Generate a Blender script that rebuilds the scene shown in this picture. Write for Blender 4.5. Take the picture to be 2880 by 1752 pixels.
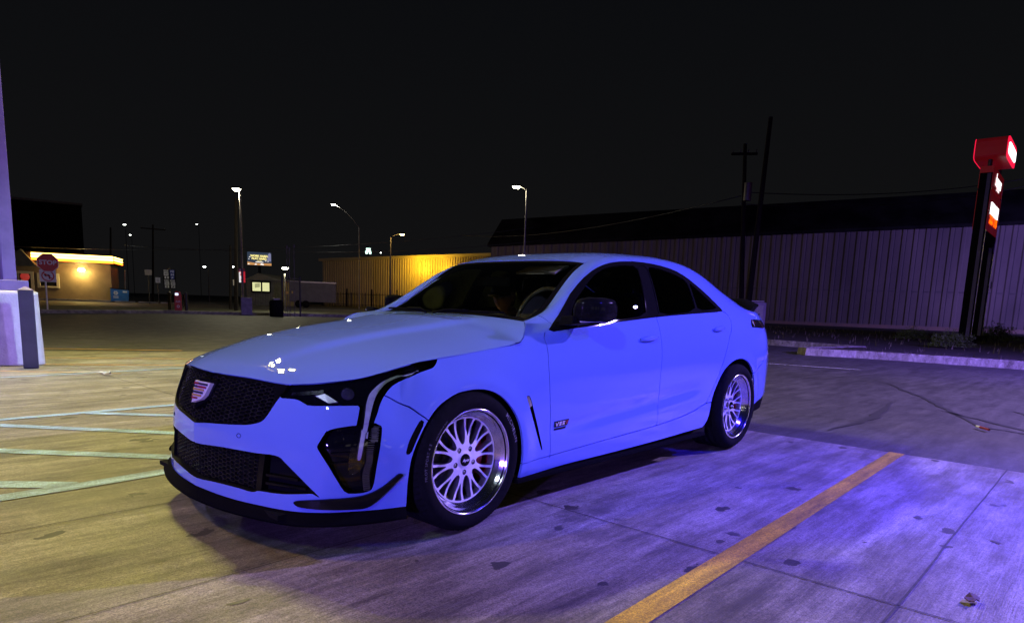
import bpy, bmesh, math, random
import numpy as np
from mathutils import Vector, Matrix
from mathutils.geometry import delaunay_2d_cdt
random.seed(7); RNG=np.random.default_rng(7)
for o in list(bpy.data.objects): bpy.data.objects.remove(o)
SC=bpy.context.scene; COL=SC.collection
# ================= camera =================
CAMQ=(1.8617862,1.1469524,-2.02947959,-2.93231148,1.02225944,0.83298919,0.15405961,-0.03434998)
def cam_axes():
    yaw,pit,rol=CAMQ[5:]
    f=np.array([math.cos(pit)*math.sin(yaw),math.cos(pit)*math.cos(yaw),-math.sin(pit)])
    r=np.array([math.cos(yaw),-math.sin(yaw),0]); d=np.cross(f,r); c,s=math.cos(rol),math.sin(rol)
    return c*r+s*d,-s*r+c*d,f
CR,CD,CF=cam_axes(); CC=np.array(CAMQ[2:5])
cam=bpy.data.cameras.new('camera'); camo=bpy.data.objects.new('camera',cam); COL.objects.link(camo)
M=Matrix.Identity(4)
for i in range(3): M[i][0]=CR[i]; M[i][1]=-CD[i]; M[i][2]=-CF[i]; M[i][3]=CC[i]
camo.matrix_world=M
cam.sensor_fit='HORIZONTAL'; cam.sensor_width=36; cam.lens=36*CAMQ[0]*1000/2880
cam.shift_x=0; cam.shift_y=(CAMQ[1]*1000-876)/2880
cam.clip_start=.05; cam.clip_end=1500
SC.camera=camo
SC.render.resolution_x=1024; SC.render.resolution_y=622
def at(px,py,d):
    "point at horizontal depth d (metres) seen at that spot of the 2880 px wide photograph"
    k=CAMQ[0]*1000; v=CF+(px-1440)/k*CR+(py-CAMQ[1]*1000)/k*CD; h=np.array([CF[0],CF[1],0]); h/=np.linalg.norm(h); return CC+d*v/(v@h)
def gnd(px,py,z=0.):
    v=at(px,py,1.)-CC; return CC+v*((z-CC[2])/v[2])
# ================= night sky =================
W=bpy.data.worlds.new('World'); SC.world=W; W.use_nodes=True
bg=W.node_tree.nodes['Background']; _t=W.node_tree.nodes.new('ShaderNodeTexCoord'); _s=W.node_tree.nodes.new('ShaderNodeSeparateXYZ'); _r=W.node_tree.nodes.new('ShaderNodeValToRGB')
_r.color_ramp.elements[0].color=(.0060,.0059,.0062,1); _r.color_ramp.elements[1].position=.45; _r.color_ramp.elements[1].color=(.0030,.0034,.0044,1)
W.node_tree.links.new(_t.outputs['Generated'],_s.inputs[0]); W.node_tree.links.new(_s.outputs[2],_r.inputs[0]); W.node_tree.links.new(_r.outputs[0],bg.inputs[0]); bg.inputs[1].default_value=1.0
SC.view_settings.view_transform='Standard'; SC.view_settings.look='None'; SC.view_settings.exposure=0; SC.view_settings.gamma=1
# ================= lamps of the forecourt and added fill lights (all stand outside the picture) =================
def lamp(name,loc,target,power,color,size,sizey=None,spread=math.pi):
    l=bpy.data.lights.new(name,'AREA'); l.energy=power; l.color=color; l.shape='RECTANGLE' if sizey else 'DISK'; l.size=size; l.spread=spread
    if sizey: l.size_y=sizey
    o=bpy.data.objects.new(name,l); COL.objects.link(o); o.location=loc
    o.rotation_euler=(Vector(target)-Vector(loc)).to_track_quat('-Z','Y').to_euler(); return o
YEL=(1.0,.91,.19); VIO=(.395,.268,1.0)
for x,y in ((.4,7.9),(.9,8.4),(1.4,7.85)):
    lamp('yard_lamp_light',(x,y,8.6),(x,y-1.3,0),430,YEL,.36)
lamp('canopy_light_violet',(13,-7.0,6.5),(1,-1,.5),3150,VIO,.12,spread=math.radians(160))
lamp('canopy_light_blue',(3.0,-5.2,4.6),(2.4,-2.6,0),173,(.02,.01,1.0),.15,spread=math.radians(56))  # added narrow lamp for the violet-blue ground, kept off the hood
lamp('forecourt_light_blue',(-12,-6.5,1.7),(-.6,-.4,.6),195,(.20,.10,1.0),.22,spread=math.radians(60))
lamp('canopy_light_warm',(-5,2,6),(-3,0,0),90,(1.0,.62,.10),.2,spread=math.radians(110))  # added fill for the yellow ground at the left
lamp('canopy_light_pale',(-5.0,-3.5,4.6),(1.2,.2,1.0),9,(.7,.85,1.0),.2,spread=math.radians(40))  # added weak fill, brightens the face behind the windscreen
lamp('canopy_light_pale',(-3.6,9.5,5.0),(-1.6,6.0,0),125,(.52,.52,1.0),.3,spread=math.radians(72))  # added unseen lamp, cone narrowed to the lilac ground at the left
lamp('road_light_violet',(11.5,-10,4.5),(16.6,0,.1),750,(.22,.12,1.0),.3,spread=math.radians(64))  # added unseen lamp that tints the near kerb violet
lamp('road_light_violet',(60,-8,7),(76,6,2),3300,(.33,.22,1.0),.6)  # extra unseen lamp for the violet wash on the warehouse wall
for x,w,p in ((-9.5,1.6,7),(-7.2,1.6,7),(-3.4,2.2,9),(0.4,1.2,6),(6.5,2.4,9),(10.5,1.6,6)):
    lamp('shop_window_light',(x,-15.5,1.9),(x,0,1.6),p,(1.0,.93,.85),w,1.5)  # added window-shaped lamps, there only to be mirrored in the paint
_r=random.Random(11)
for i in range(16):
    x=-13+i*1.75+_r.uniform(-.4,.4); lamp('small_canopy_light',(x,-10.5-_r.uniform(0,4),3.6+_r.uniform(-.5,1.2)),(x,0,0),.9,(1,.95,1),_r.choice((.05,.08,.10)))  # added tiny lamps that put bright specks in the paint reflections
lamp('plinth_light',(-4.5,3.0,3.6),(-.1,8.2,.4),24,(.34,.18,1.0),.25,spread=math.radians(40))  # added spot that colours the plinth violet
lamp('plinth_light',(2.6,3.6,3.4),(.3,7.9,.3),24,(.62,.88,1.0),.25,spread=math.radians(50))  # added spot that brightens the right of the plinth
# ================= helpers =================
def tag(o,label=None,cat=None,group=None,kind=None):
    for k,v in (('label',label),('category',cat),('group',group),('kind',kind)):
        if v: o[k]=v
    return o
def link(name,me,mat=None,parent=None):
    o=bpy.data.objects.new(name,me); COL.objects.link(o)
    if mat is not None: me.materials.append(mat)
    if parent is not None: o.parent=parent
    return o
def thing(name,label,cat,loc=(0,0,0),rz=0,group=None):
    o=bpy.data.objects.new(name,None); COL.objects.link(o); o.location=loc; o.rotation_euler=(0,0,rz); o.empty_display_size=.1
    return tag(o,label,cat,group)
class MB:
    "collects simple solids, then becomes ONE mesh object"
    def __init__(s): s.v=[]; s.f=[]; s.sm=[]
    def add(s,vs,fs,smooth=False):
        b=len(s.v); s.v+= [tuple(map(float,v)) for v in vs]; s.f+=[tuple(i+b for i in f) for f in fs]; s.sm+=[smooth]*len(fs); return s
    def box(s,c,d,rz=0,rx=0,ry=0):
        R=Matrix.Rotation(rz,3,'Z')@Matrix.Rotation(ry,3,'Y')@Matrix.Rotation(rx,3,'X'); hx,hy,hz=d[0]/2,d[1]/2,d[2]/2
        vs=[Vector(c)+R@Vector((x*hx,y*hy,z*hz)) for x in(-1,1) for y in(-1,1) for z in(-1,1)]
        return s.add(vs,[(0,1,3,2),(4,6,7,5),(0,4,5,1),(2,3,7,6),(0,2,6,4),(1,5,7,3)])
    def tube(s,p,q,r,r2=None,n=12,cap=True,smooth=True):
        p,q=Vector(p),Vector(q); r2=r if r2 is None else r2; a=(q-p).normalized(); u=a.orthogonal().normalized(); w=a.cross(u)
        vs=[p+(u*math.cos(2*math.pi*i/n)+w*math.sin(2*math.pi*i/n))*r for i in range(n)]+[q+(u*math.cos(2*math.pi*i/n)+w*math.sin(2*math.pi*i/n))*r2 for i in range(n)]
        s.add(vs,[(i,(i+1)%n,n+(i+1)%n,n+i) for i in range(n)],smooth)
        if cap: s.add(vs,[tuple(range(n))[::-1],tuple(range(n,2*n))])
        return s
    def path(s,pts,r,n=8):
        "one smooth tube through pts"
        P=[Vector(p) for p in pts]; R=r if isinstance(r,(list,tuple)) else [r]*len(P); vs=[]; fs=[]; u=None
        for i,p in enumerate(P):
            t=(P[min(i+1,len(P)-1)]-P[max(i-1,0)]).normalized()
            u=t.orthogonal().normalized() if u is None else (u-t*u.dot(t)).normalized(); w=t.cross(u)
            vs+=[p+(u*math.cos(2*math.pi*k/n)+w*math.sin(2*math.pi*k/n))*R[i] for k in range(n)]
        for i in range(len(P)-1):
            fs+=[(i*n+k,i*n+(k+1)%n,(i+1)*n+(k+1)%n,(i+1)*n+k) for k in range(n)]
        fs+=[tuple(range(n))[::-1],tuple(range((len(P)-1)*n,len(P)*n))]
        return s.add(vs,fs,True)
    def lathe(s,prof,n=48,axis='Y',c=(0,0,0),smooth=True,closed=False):
        "prof: (radius, height along axis)"
        m=len(prof); vs=[]
        for i in range(n):
            a=2*math.pi*i/n
            for r,h in prof:
                x,y=r*math.cos(a),r*math.sin(a)
                vs.append({'Y':(c[0]+x,c[1]+h,c[2]+y),'Z':(c[0]+x,c[1]+y,c[2]+h),'X':(c[0]+h,c[1]+x,c[2]+y)}[axis])
        fs=[]
        for i in range(n):
            j=(i+1)%n
            for k in range(m-1 if not closed else m):
                l=(k+1)%m; q=(i*m+k,i*m+l,j*m+l,j*m+k)
                fs.append(q if axis!='Y' else q[::-1])
        return s.add(vs,fs,smooth)
    def prism(s,poly,f0,f1,smooth=False):
        "poly 2-D, f0/f1 map (a,b) to the two faces"
        n=len(poly); vs=[f0(*p) for p in poly]+[f1(*p) for p in poly]
        return s.add(vs,[tuple(range(n))[::-1],tuple(range(n,2*n))]+[(i,(i+1)%n,n+(i+1)%n,n+i) for i in range(n)],smooth)
    def build(s,name,mat=None,parent=None,bevel=0,seg=2,loc=None):
        me=bpy.data.meshes.new(name); me.from_pydata(s.v,[],s.f); me.polygons.foreach_set('use_smooth',s.sm)
        bm=bmesh.new(); bm.from_mesh(me); bmesh.ops.recalc_face_normals(bm,faces=bm.faces); bm.to_mesh(me); bm.free(); me.update()
        o=link(name,me,mat,parent)
        if loc is not None: o.location=loc
        if bevel:
            b=o.modifiers.new('bevel','BEVEL'); b.width=bevel; b.segments=seg; b.limit_method='ANGLE'; b.angle_limit=math.radians(35)
            for p in me.polygons: p.use_smooth=True
            w=o.modifiers.new('wn','WEIGHTED_NORMAL'); w.keep_sharp=False
        return o
def text_mesh(name,body,size,mat,fn,parent=None,extrude=.0,spacing=1.0,shear=0,bold=0,align='CENTER'):
    "lettering: each vertex (x,y,z) of the flat text goes through fn"
    cu=bpy.data.curves.new('t','FONT'); cu.body=body; cu.size=size; cu.extrude=extrude; cu.space_character=spacing; cu.align_x=align; cu.align_y='CENTER'; cu.shear=shear; cu.resolution_u=3; cu.offset=bold
    o=bpy.data.objects.new('t',cu); COL.objects.link(o); dg=bpy.context.evaluated_depsgraph_get(); dg.update()
    me=bpy.data.meshes.new_from_object(o.evaluated_get(dg)); bpy.data.objects.remove(o)
    me.name=name; me.materials.clear()
    for v in me.vertices: v.co=Vector(fn(*v.co))
    return link(name,me,mat,parent)
# ================= materials =================
def pm(name,col,rough=.5,metal=0,coat=0,emit=None,es=0,spec=None,trans=0,noise=None,bump=None,aniso=0,ior=None):
    m=bpy.data.materials.new(name); m.use_nodes=True; nt=m.node_tree; b=nt.nodes['Principled BSDF']; I=b.inputs
    I['Base Color'].default_value=(*col,1); I['Roughness'].default_value=rough; I['Metallic'].default_value=metal
    if coat: I['Coat Weight'].default_value=coat; I['Coat Roughness'].default_value=.025
    if emit: I['Emission Color'].default_value=(*emit,1); I['Emission Strength'].default_value=es
    if spec is not None: I['Specular IOR Level'].default_value=spec
    if trans: I['Transmission Weight'].default_value=trans
    if ior: I['IOR'].default_value=ior
    tc=None
    if noise or bump: tc=nt.nodes.new('ShaderNodeTexCoord')
    if noise:
        sc,c2,lo,hi=noise[:4]; n=nt.nodes.new('ShaderNodeTexNoise'); n.inputs['Scale'].default_value=sc; n.inputs['Detail'].default_value=8; n.inputs['Roughness'].default_value=.62
        if len(noise)>4:
            mp=nt.nodes.new('ShaderNodeMapping'); mp.inputs['Scale'].default_value=noise[4]; nt.links.new(tc.outputs['Object'],mp.inputs[0]); nt.links.new(mp.outputs[0],n.inputs['Vector'])
        else: nt.links.new(tc.outputs['Object'],n.inputs['Vector'])
        r=nt.nodes.new('ShaderNodeValToRGB'); r.color_ramp.elements[0].position=lo; r.color_ramp.elements[1].position=hi
        r.color_ramp.elements[0].color=(*col,1); r.color_ramp.elements[1].color=(*c2,1)
        nt.links.new(n.outputs[0],r.inputs[0]); nt.links.new(r.outputs[0],I['Base Color'])
    if bump:
        sc,st=bump; n=nt.nodes.new('ShaderNodeTexNoise'); n.inputs['Scale'].default_value=sc; n.inputs['Detail'].default_value=6; nt.links.new(tc.outputs['Object'],n.inputs['Vector'])
        bb=nt.nodes.new('ShaderNodeBump'); bb.inputs['Strength'].default_value=st; bb.inputs['Distance'].default_value=.02; nt.links.new(n.outputs[0],bb.inputs['Height']); nt.links.new(bb.outputs[0],I['Normal'])
    return m
def glass_mat(name,tint,rough=.0,fr=1.5):
    "thin tinted pane: see-through plus a mirror layer that grows at grazing angles"
    m=bpy.data.materials.new(name); m.use_nodes=True; nt=m.node_tree; nt.nodes.remove(nt.nodes['Principled BSDF']); out=nt.nodes['Material Output']
    t=nt.nodes.new('ShaderNodeBsdfTransparent'); t.inputs[0].default_value=(*tint,1); g=nt.nodes.new('ShaderNodeBsdfGlossy'); g.inputs['Roughness'].default_value=rough
    f=nt.nodes.new('ShaderNodeFresnel'); f.inputs[0].default_value=fr; x=nt.nodes.new('ShaderNodeMixShader')
    nt.links.new(f.outputs[0],x.inputs[0]); nt.links.new(t.outputs[0],x.inputs[1]); nt.links.new(g.outputs[0],x.inputs[2]); nt.links.new(x.outputs[0],out.inputs[0]); return m
def em(name,col,s):
    return pm(name,(0,0,0),emit=col,es=s)
PAINT=pm('sky_blue_car_paint',(.110,.178,.52),.95,0,1.0,spec=.02,noise=(900,(.125,.20,.57),.35,.65))
BLACK=pm('gloss_black',(.003,.003,.004),.95,0,.40,spec=.02,noise=(40,(.0036,.0036,.0046),.4,.6))
BLK2=pm('satin_black',(.003,.003,.0035),.95,spec=.02,noise=(60,(.0038,.0038,.0043),.4,.6))
DARK=pm('void_black',(.003,.003,.003),.9,noise=(10,(.004,.004,.004),.4,.6),spec=.1)
CHROME=pm('chrome',(.82,.82,.84),.10,1.0,noise=(30,(.75,.75,.78),.4,.6))
MACH=pm('machined_aluminium',(.88,.88,.90),.38,.55,noise=(60,(.82,.82,.85),.35,.7,(1,8,1)))
MILL=pm('milled_aluminium',(.45,.45,.48),.3,.9,noise=(60,(.36,.36,.39),.35,.7))
RUBBER=pm('tyre_rubber',(.007,.007,.0075),.95,spec=.03,noise=(35,(.009,.009,.010),.4,.65),bump=(220,.15))
LETTER=pm('tyre_lettering_grey',(.05,.05,.052),.55,noise=(80,(.13,.13,.135),.4,.6))
MIRB=pm('mirror_black',(.003,.003,.004),.95,0,.14,spec=.02,noise=(40,(.005,.005,.006),.4,.6))
RED=pm('caliper_red',(.80,.02,.03),.3,0,.5,noise=(30,(.48,.012,.018),.4,.6))
RIMP=pm('polished_lip',(.90,.90,.92),.13,1.0,noise=(60,(.82,.82,.85),.35,.7))
DISC=pm('brake_disc_steel',(.07,.07,.075),.4,.8,noise=(90,(.10,.10,.105),.4,.6))
# ================= ground =================
def ground_mat(name,base,dark,light,broom=0,spots=0,rough=.75,seed=0.,bscale=(1,1,1),pit=.3):
    m=bpy.data.materials.new(name); m.use_nodes=True; nt=m.node_tree; N=nt.nodes; L=nt.links; b=N['Principled BSDF']; b.inputs['Roughness'].default_value=rough
    tc=N.new('ShaderNodeTexCoord')
    def mp(sc,off=0):
        q=N.new('ShaderNodeMapping'); q.inputs['Scale'].default_value=sc; q.inputs['Location'].default_value=(seed+off,seed*2+off,0); L.new(tc.outputs['Object'],q.inputs[0]); return q.outputs[0]
    def noise(sc,vec,det=8,ro=.6):
        n=N.new('ShaderNodeTexNoise'); n.inputs['Scale'].default_value=sc; n.inputs['Detail'].default_value=det; n.inputs['Roughness'].default_value=ro; L.new(vec,n.inputs['Vector']); return n.outputs[0]
    def ramp(x,lo,hi,a=(0,0,0),c=(1,1,1)):
        r=N.new('ShaderNodeValToRGB'); r.color_ramp.elements[0].position=lo; r.color_ramp.elements[1].position=hi; r.color_ramp.elements[0].color=(*a,1); r.color_ramp.elements[1].color=(*c,1); L.new(x,r.inputs[0]); return r.outputs[0]
    def mix(f,a,c,mode='MIX'):
        q=N.new('ShaderNodeMix'); q.data_type='RGBA'; q.blend_type=mode
        for i,x in ((0,f),(6,a),(7,c)):
            if isinstance(x,(int,float)): q.inputs[i].default_value=x
            elif isinstance(x,tuple): q.inputs[i].default_value=(*x,1)
            else: L.new(x,q.inputs[i])
        return q.outputs[2]
    c=mix(ramp(noise(.55,mp((.7,1.3,1)),12,.68),.36,.62),dark,base)
    c=mix(ramp(noise(1.6,mp((.28,1.7,1),3),11,.7),.47,.66),c,light)
    c=mix(ramp(noise(5,mp((.25,1.6,1),9),10,.7),.42,.72,(1,1,1),(.62,.60,.58)),c,c,'MULTIPLY') if 0 else mix(1.0,c,ramp(noise(4,mp((.30,2.1,1),9),10,.75),.36,.64,(.36,.34,.32),(1.18,1.17,1.15)),'MULTIPLY')
    c=mix(1.0,c,ramp(noise(60,mp((1,1,1),5),6,.75),.30,.62,(.62,.61,.60),(1.12,1.12,1.12)),'MULTIPLY')
    c=mix(1.0,c,ramp(noise(190,mp((1,1,1),8),4,.8),.38,.60,(.42,.42,.42),(1.36,1.36,1.36)),'MULTIPLY')
    if spots:
        v=N.new('ShaderNodeTexVoronoi'); v.inputs['Scale'].default_value=3.4; v.inputs['Randomness'].default_value=1; L.new(mix(.13,mp((.8,1.25,1),20),noise(7,mp((1,1,1),2),4,.6)),v.inputs['Vector'])
        sz=ramp(noise(1.7,mp((1,1,1),40),4),.30,.72,(.01,.01,.01),(.21,.21,.21))
        lt=N.new('ShaderNodeMath'); lt.operation='SUBTRACT'; L.new(v.outputs[0],lt.inputs[0]); L.new(sz,lt.inputs[1])
        c=mix(ramp(lt.outputs[0],-.004,.010,(1,1,1),(0,0,0)),c,tuple(x*.22 for x in dark))
        c=mix(ramp(noise(1.9,mp((.6,1.2,1),70),7,.65),.55,.70,(0,0,0),(.85,.85,.85)),c,tuple(x*.36 for x in dark))
        c=mix(ramp(noise(.7,mp((1.3,.5,1),90),9,.72),.50,.66,(0,0,0),(.55,.55,.55)),c,tuple(x*.55 for x in dark))
    L.new(c,b.inputs['Base Color'])
    bu=N.new('ShaderNodeBump'); bu.inputs['Strength'].default_value=pit; bu.inputs['Distance'].default_value=.006
    h=noise(150,mp((1,1,1),1),5,.75)
    if broom:
        w=noise(1,mp((5,170,1),6),2,.5); h=mix(.5,h,w); c=mix(1.0,c,ramp(w,.35,.65,(.80,.80,.80),(1.08,1.08,1.08)),'MULTIPLY'); L.new(c,b.inputs['Base Color'])
    L.new(h,bu.inputs['Height']); L.new(bu.outputs[0],b.inputs['Normal'])
    L.new(ramp(noise(3,mp((1,1,1),13)),.3,.7,(rough-.15,)*3,(rough+.12,)*3),b.inputs['Roughness'])
    return m
CONC=ground_mat('worn_broom_finished_concrete',(.33,.305,.245),(.15,.132,.100),(.42,.395,.33),broom=1,spots=1,rough=.62,pit=.55)
ASPH=ground_mat('old_asphalt',(.066,.063,.064),(.046,.044,.045),(.085,.081,.082),rough=.72,seed=3.,pit=.6)
KERBM=ground_mat('kerb_concrete',(.36,.34,.30),(.24,.22,.19),(.44,.42,.38),rough=.8,seed=5.)
GRASS=ground_mat('dark_verge',(.030,.036,.016),(.018,.020,.010),(.045,.050,.022),rough=.9,seed=8.,pit=1.)
MULCH=ground_mat('bark_mulch',(.030,.020,.014),(.014,.010,.008),(.05,.034,.024),rough=.95,seed=9.,pit=1.)
YPAINT=ground_mat('worn_yellow_paint',(.74,.50,.02),(.46,.30,.02),(.80,.58,.03),rough=.6,seed=11.)
BPAINT=ground_mat('pale_blue_line_paint',(.38,.64,.98),(.27,.42,.60),(.44,.70,.98),rough=.6,seed=12.)
OPAINT=ground_mat('faded_orange_line_paint',(.60,.34,.10),(.42,.26,.10),(.66,.42,.14),rough=.6,seed=13.)
def sheet(name,poly,z,mat,label=None,cut=0):
    bm=bmesh.new(); f=bm.faces.new([bm.verts.new((x,y,z)) for x,y in poly]); 
    if f.normal.z<0: f.normal_flip()
    bm.normal_update()
    if bm.faces[:][0].normal.z<0: bmesh.ops.reverse_faces(bm,faces=bm.faces[:])
    me=bpy.data.meshes.new(name); bm.to_mesh(me); bm.free(); o=link(name,me,mat); tag(o,kind='structure'); return o
sheet('ground',[(-250,-250),(700,-250),(700,700),(-250,700)],-.012,ASPH)
PADY=10.1
sheet('concrete_pad',[(-14,-10),(3.79,-10),(3.68,-.9),(3.72,2),(3.6,PADY-.9),(2.69,PADY-.6),(.9,PADY+.3),(-14,PADY+2)],-.008,CONC)
def strip(pts,w,z,n=1):
    "flat ribbon along pts"
    P=[Vector((x,y,0)) for x,y in pts]; vs=[];fs=[]
    for i,p in enumerate(P):
        t=(P[min(i+1,len(P)-1)]-P[max(i-1,0)]).normalized(); nn=Vector((-t.y,t.x,0)); ww=w[i] if isinstance(w,(list,tuple)) else w
        vs+=[p+nn*ww/2+Vector((0,0,z)),p-nn*ww/2+Vector((0,0,z))]
    for i in range(len(P)-1): fs.append((2*i,2*i+1,2*i+3,2*i+2))
    return vs,fs
def painted(name,segs,z,mat):
    m=MB()
    for pts,w in segs: m.add(*strip(pts,w,z))
    o=m.build(name,mat); tag(o,kind='structure')
    return o
painted('yellow_parking_line',[([(-6,-1.96),(-.25,-1.845),(3.685,-1.768)],.105)],-.003,YPAINT)
painted('blue_hatch_lines',[([(-3.5,3.49),(-.35,3.48),(.34,3.50),(1.2,3.5)],.095)],-.003,BPAINT)
painted('blue_hatch_line',[([(-3.5,1.04),(-1.05,1.05),(-.63,1.075),(.6,1.1)],.125)],-.0035,BPAINT)
painted('blue_hatch_diagonals',[([(-.35,3.45),(.45,2.6),(1.4,1.6)],.10),([(-1.9,4.3),(-1.02,3.24),(-.15,2.19),(.7,1.16)],.105),([(-2.2,3.4),(-1.4,2.50),(-1.175,2.24),(-.454,1.43),(-.2,1.14)],.115),([(-2.0,2.0),(-1.34,1.34),(-1.07,1.09)],.125)],-.0038,BPAINT)
painted('blue_bay_line',[([(-6,6.2),(-.41,6.52),(1.71,6.69),(3.4,6.8)],.055)],-.003,BPAINT)
painted('orange_bay_lines',[([(-4,14.2),(1.07,10.83),(2.83,9.67)],.10),([(-4,12.0),(.65,8.98),(2.2,8.08),(3.5,7.3)],.07),([(-3,10.2),(.38,7.92),(1.7,7.13),(3.5,6.1)],.09),([(-3,9.5),(-.27,7.29),(.8,6.37)],.06)],-.0035,OPAINT)
rr=random.Random(4)
def wig(a,b,n,amp):
    return [(a[0]+(b[0]-a[0])*i/n+rr.uniform(-amp,amp),a[1]+(b[1]-a[1])*i/n+rr.uniform(-amp,amp)) for i in range(n+1)]
JOINT=pm('joint_groove',(.030,.027,.022),.9,noise=(20,(.06,.055,.045),.4,.6))
painted('control_joints',[(wig((.60,9.5),(.60,-.97),60,.002)+wig((.602,-1.1),(.64,-9),40,.002),.007),(wig((-12,-2.47),(3.74,-2.455),90,.003),.009),(wig((-12,.454),(3.68,.454),90,.002),.006),(wig((-12,-.60),(.6,-.60),70,.002),.004),(wig((-12,5.2),(3.6,5.2),80,.002),.007)],-.0045,JOINT)
OILM=pm('oil_stain',(.055,.048,.040),.5,noise=(25,(.095,.085,.070),.35,.7)); OILF=pm('faint_stain',(.13,.115,.09),.6,noise=(14,(.20,.18,.14),.35,.7))
def blots(name,n,smin,smax,z,mat,seed,asp=2.2):
    q=random.Random(seed); m=MB()
    for i in range(n):
        k=q.random(); x=q.uniform(-3.6,3.6); y=q.uniform(-3.1,.2) if k<.62 else q.uniform(.2,9); s_=smin+(smax-smin)*q.random()**3; a=q.gauss(0,.35); e=q.uniform(1,asp); P=[]
        w=[q.uniform(.65,1.2) for _ in range(4)]
        for j in range(18):
            t_=2*math.pi*j/18; r_=s_*(1+.22*math.sin(2*t_+w[0]*6)+.16*math.sin(3*t_+w[1]*6)+.12*math.sin(5*t_+w[2]*6)+.07*q.gauss(0,1)); u,v_=r_*math.cos(t_)*e,r_*math.sin(t_)
            P.append((x+u*math.cos(a)-v_*math.sin(a),y+u*math.sin(a)+v_*math.cos(a),z+i*1.5e-5))
        m.add(P,[tuple(range(18))])
        if q.random()<.35:
            for _ in range(q.randint(1,4)):
                dx,dy,r2=q.gauss(0,s_*3),q.gauss(0,s_*2),s_*q.uniform(.12,.35); m.add([(x+dx+r2*math.cos(t_*.785),y+dy+r2*math.sin(t_*.785)*.8,z+i*1.5e-5+(_+1)*3e-6) for t_ in range(8)],[tuple(range(8))])
    o=m.build(name,mat); tag(o,kind='structure')
blots('oil_stains',110,.005,.026,-.0070,OILM,5)
TAR=pm('tar_crack_seal',(.018,.017,.018),.6,noise=(30,(.03,.029,.03),.4,.6))
cr=[wig((9.97,-.14),(7.83,-1.23),10,.04)+wig((7.7,-1.28),(6.02,-1.94),8,.04)+wig((5.9,-2.0),(5.5,-3.2),5,.04),wig((6.9,-1.5),(5.6,-2.7),9,.04),wig((4.3,-1.05),(5.28,-1.14),5,.02)+wig((5.4,-1.14),(7.14,-.95),8,.02),wig((7.6,-2.1),(7.0,-2.5),4,.03)]
painted('tar_sealed_cracks',[(c,[.012+.07*math.sin(math.pi*(i+.3)/len(c))*rr.uniform(.5,1.3) for i in range(len(c))]) for c in cr],-.006,TAR)
painted('white_lane_line',[([(10.6,7.0),(11.9,2.19),(12.23,.78)],.09)],-.006,pm('white_line_paint',(.6,.6,.6),.6,noise=(20,(.4,.4,.4),.4,.6)))
# ---- kerbs, verge and planted island
def kerb(name,pts,w=.18,h=.15,mat=KERBM):
    P=[Vector((x,y,0)) for x,y in pts]; vs=[];fs=[]
    for i,p in enumerate(P):
        t=(P[min(i+1,len(P)-1)]-P[max(i-1,0)]).normalized(); nn=Vector((-t.y,t.x,0))
        for a,z in ((0,-.02),(.02,h-.025),(.05,h),(w,h),(w,-.02)): vs.append(p+nn*a+Vector((0,0,z)))
    for i in range(len(P)-1):
        for k in range(4): fs.append((5*i+k,5*i+k+1,5*i+5+k+1,5*i+5+k))
    o=MB().add(vs,fs).build(name,mat); tag(o,kind='structure'); return o
def smooth_pts(pts,n=6,closed=False):
    P=np.array(pts,float); k=np.concatenate([[0],np.cumsum(np.linalg.norm(np.diff(P,axis=0),axis=1))]); 
    s=np.linspace(0,k[-1],n*len(P)); Mx=_nat(k); return (_basis(k,Mx,s)@P).tolist()
def _nat(k):
    n=len(k); h=np.diff(k); A=np.zeros((n,n)); B=np.zeros((n,n)); A[0,0]=A[-1,-1]=1
    for i in range(1,n-1):
        A[i,i-1]=h[i-1]/6; A[i,i]=(h[i-1]+h[i])/3; A[i,i+1]=h[i]/6
        B[i,i-1]=1/h[i-1]; B[i,i]=-1/h[i-1]-1/h[i]; B[i,i+1]=1/h[i]
    return np.linalg.solve(A,B)
def _basis(k,M,s):
    s=np.clip(s,k[0],k[-1]); i=np.clip(np.searchsorted(k,s,side='right')-1,0,len(k)-2)
    h=k[i+1]-k[i]; a=(k[i+1]-s)/h; b=(s-k[i])/h; n=len(s); r=np.arange(n)
    Wt=((a**3-a)*h*h/6)[:,None]*M[i]+((b**3-b)*h*h/6)[:,None]*M[i+1]
    Wt[r,i]+=a; Wt[r,i+1]+=b
    return Wt
kerb('kerb',[(22,29.3),(18.7,30.6),(11.3,33.2),(5.4,31.2),(0,30.6),(-12,30.2)][::-1])
sheet('verge',[(-40,31.2),(0,31.0),(5.4,31.6),(11.3,33.6),(18.7,31.0),(22.5,29.5),(60,40),(60,48),(-40,48)],.0,GRASS)
isl=[(16.5,-14),(16.48,-6),(16.50,-1.4),(16.50,-.2),(16.45,1.0),(16.3,2.0),(16.0,2.7),(15.9,3.1),(16.3,3.45),(17.2,3.3),(18.2,3.0)]
kerb('kerb',isl[::-1],w=.2,h=.17)
kerb('kerb',[(18.2,3.0),(19.6,2.6),(20.2,4.6),(20.9,7.2),(22.5,12),(26,20),(31,30)],w=.2,h=.17)
sheet('planting_bed',[(16.6,-14),(16.62,-1.4),(16.6,1.0),(16.45,2.0),(16.2,2.9),(16.4,3.3),(18.3,2.9),(19.7,2.5),(20.4,4.6),(21.1,7.2),(23,12),(31.5,30),(60,30),(60,-14)],.150,MULCH)
GRS=[]
m=MB()
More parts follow.
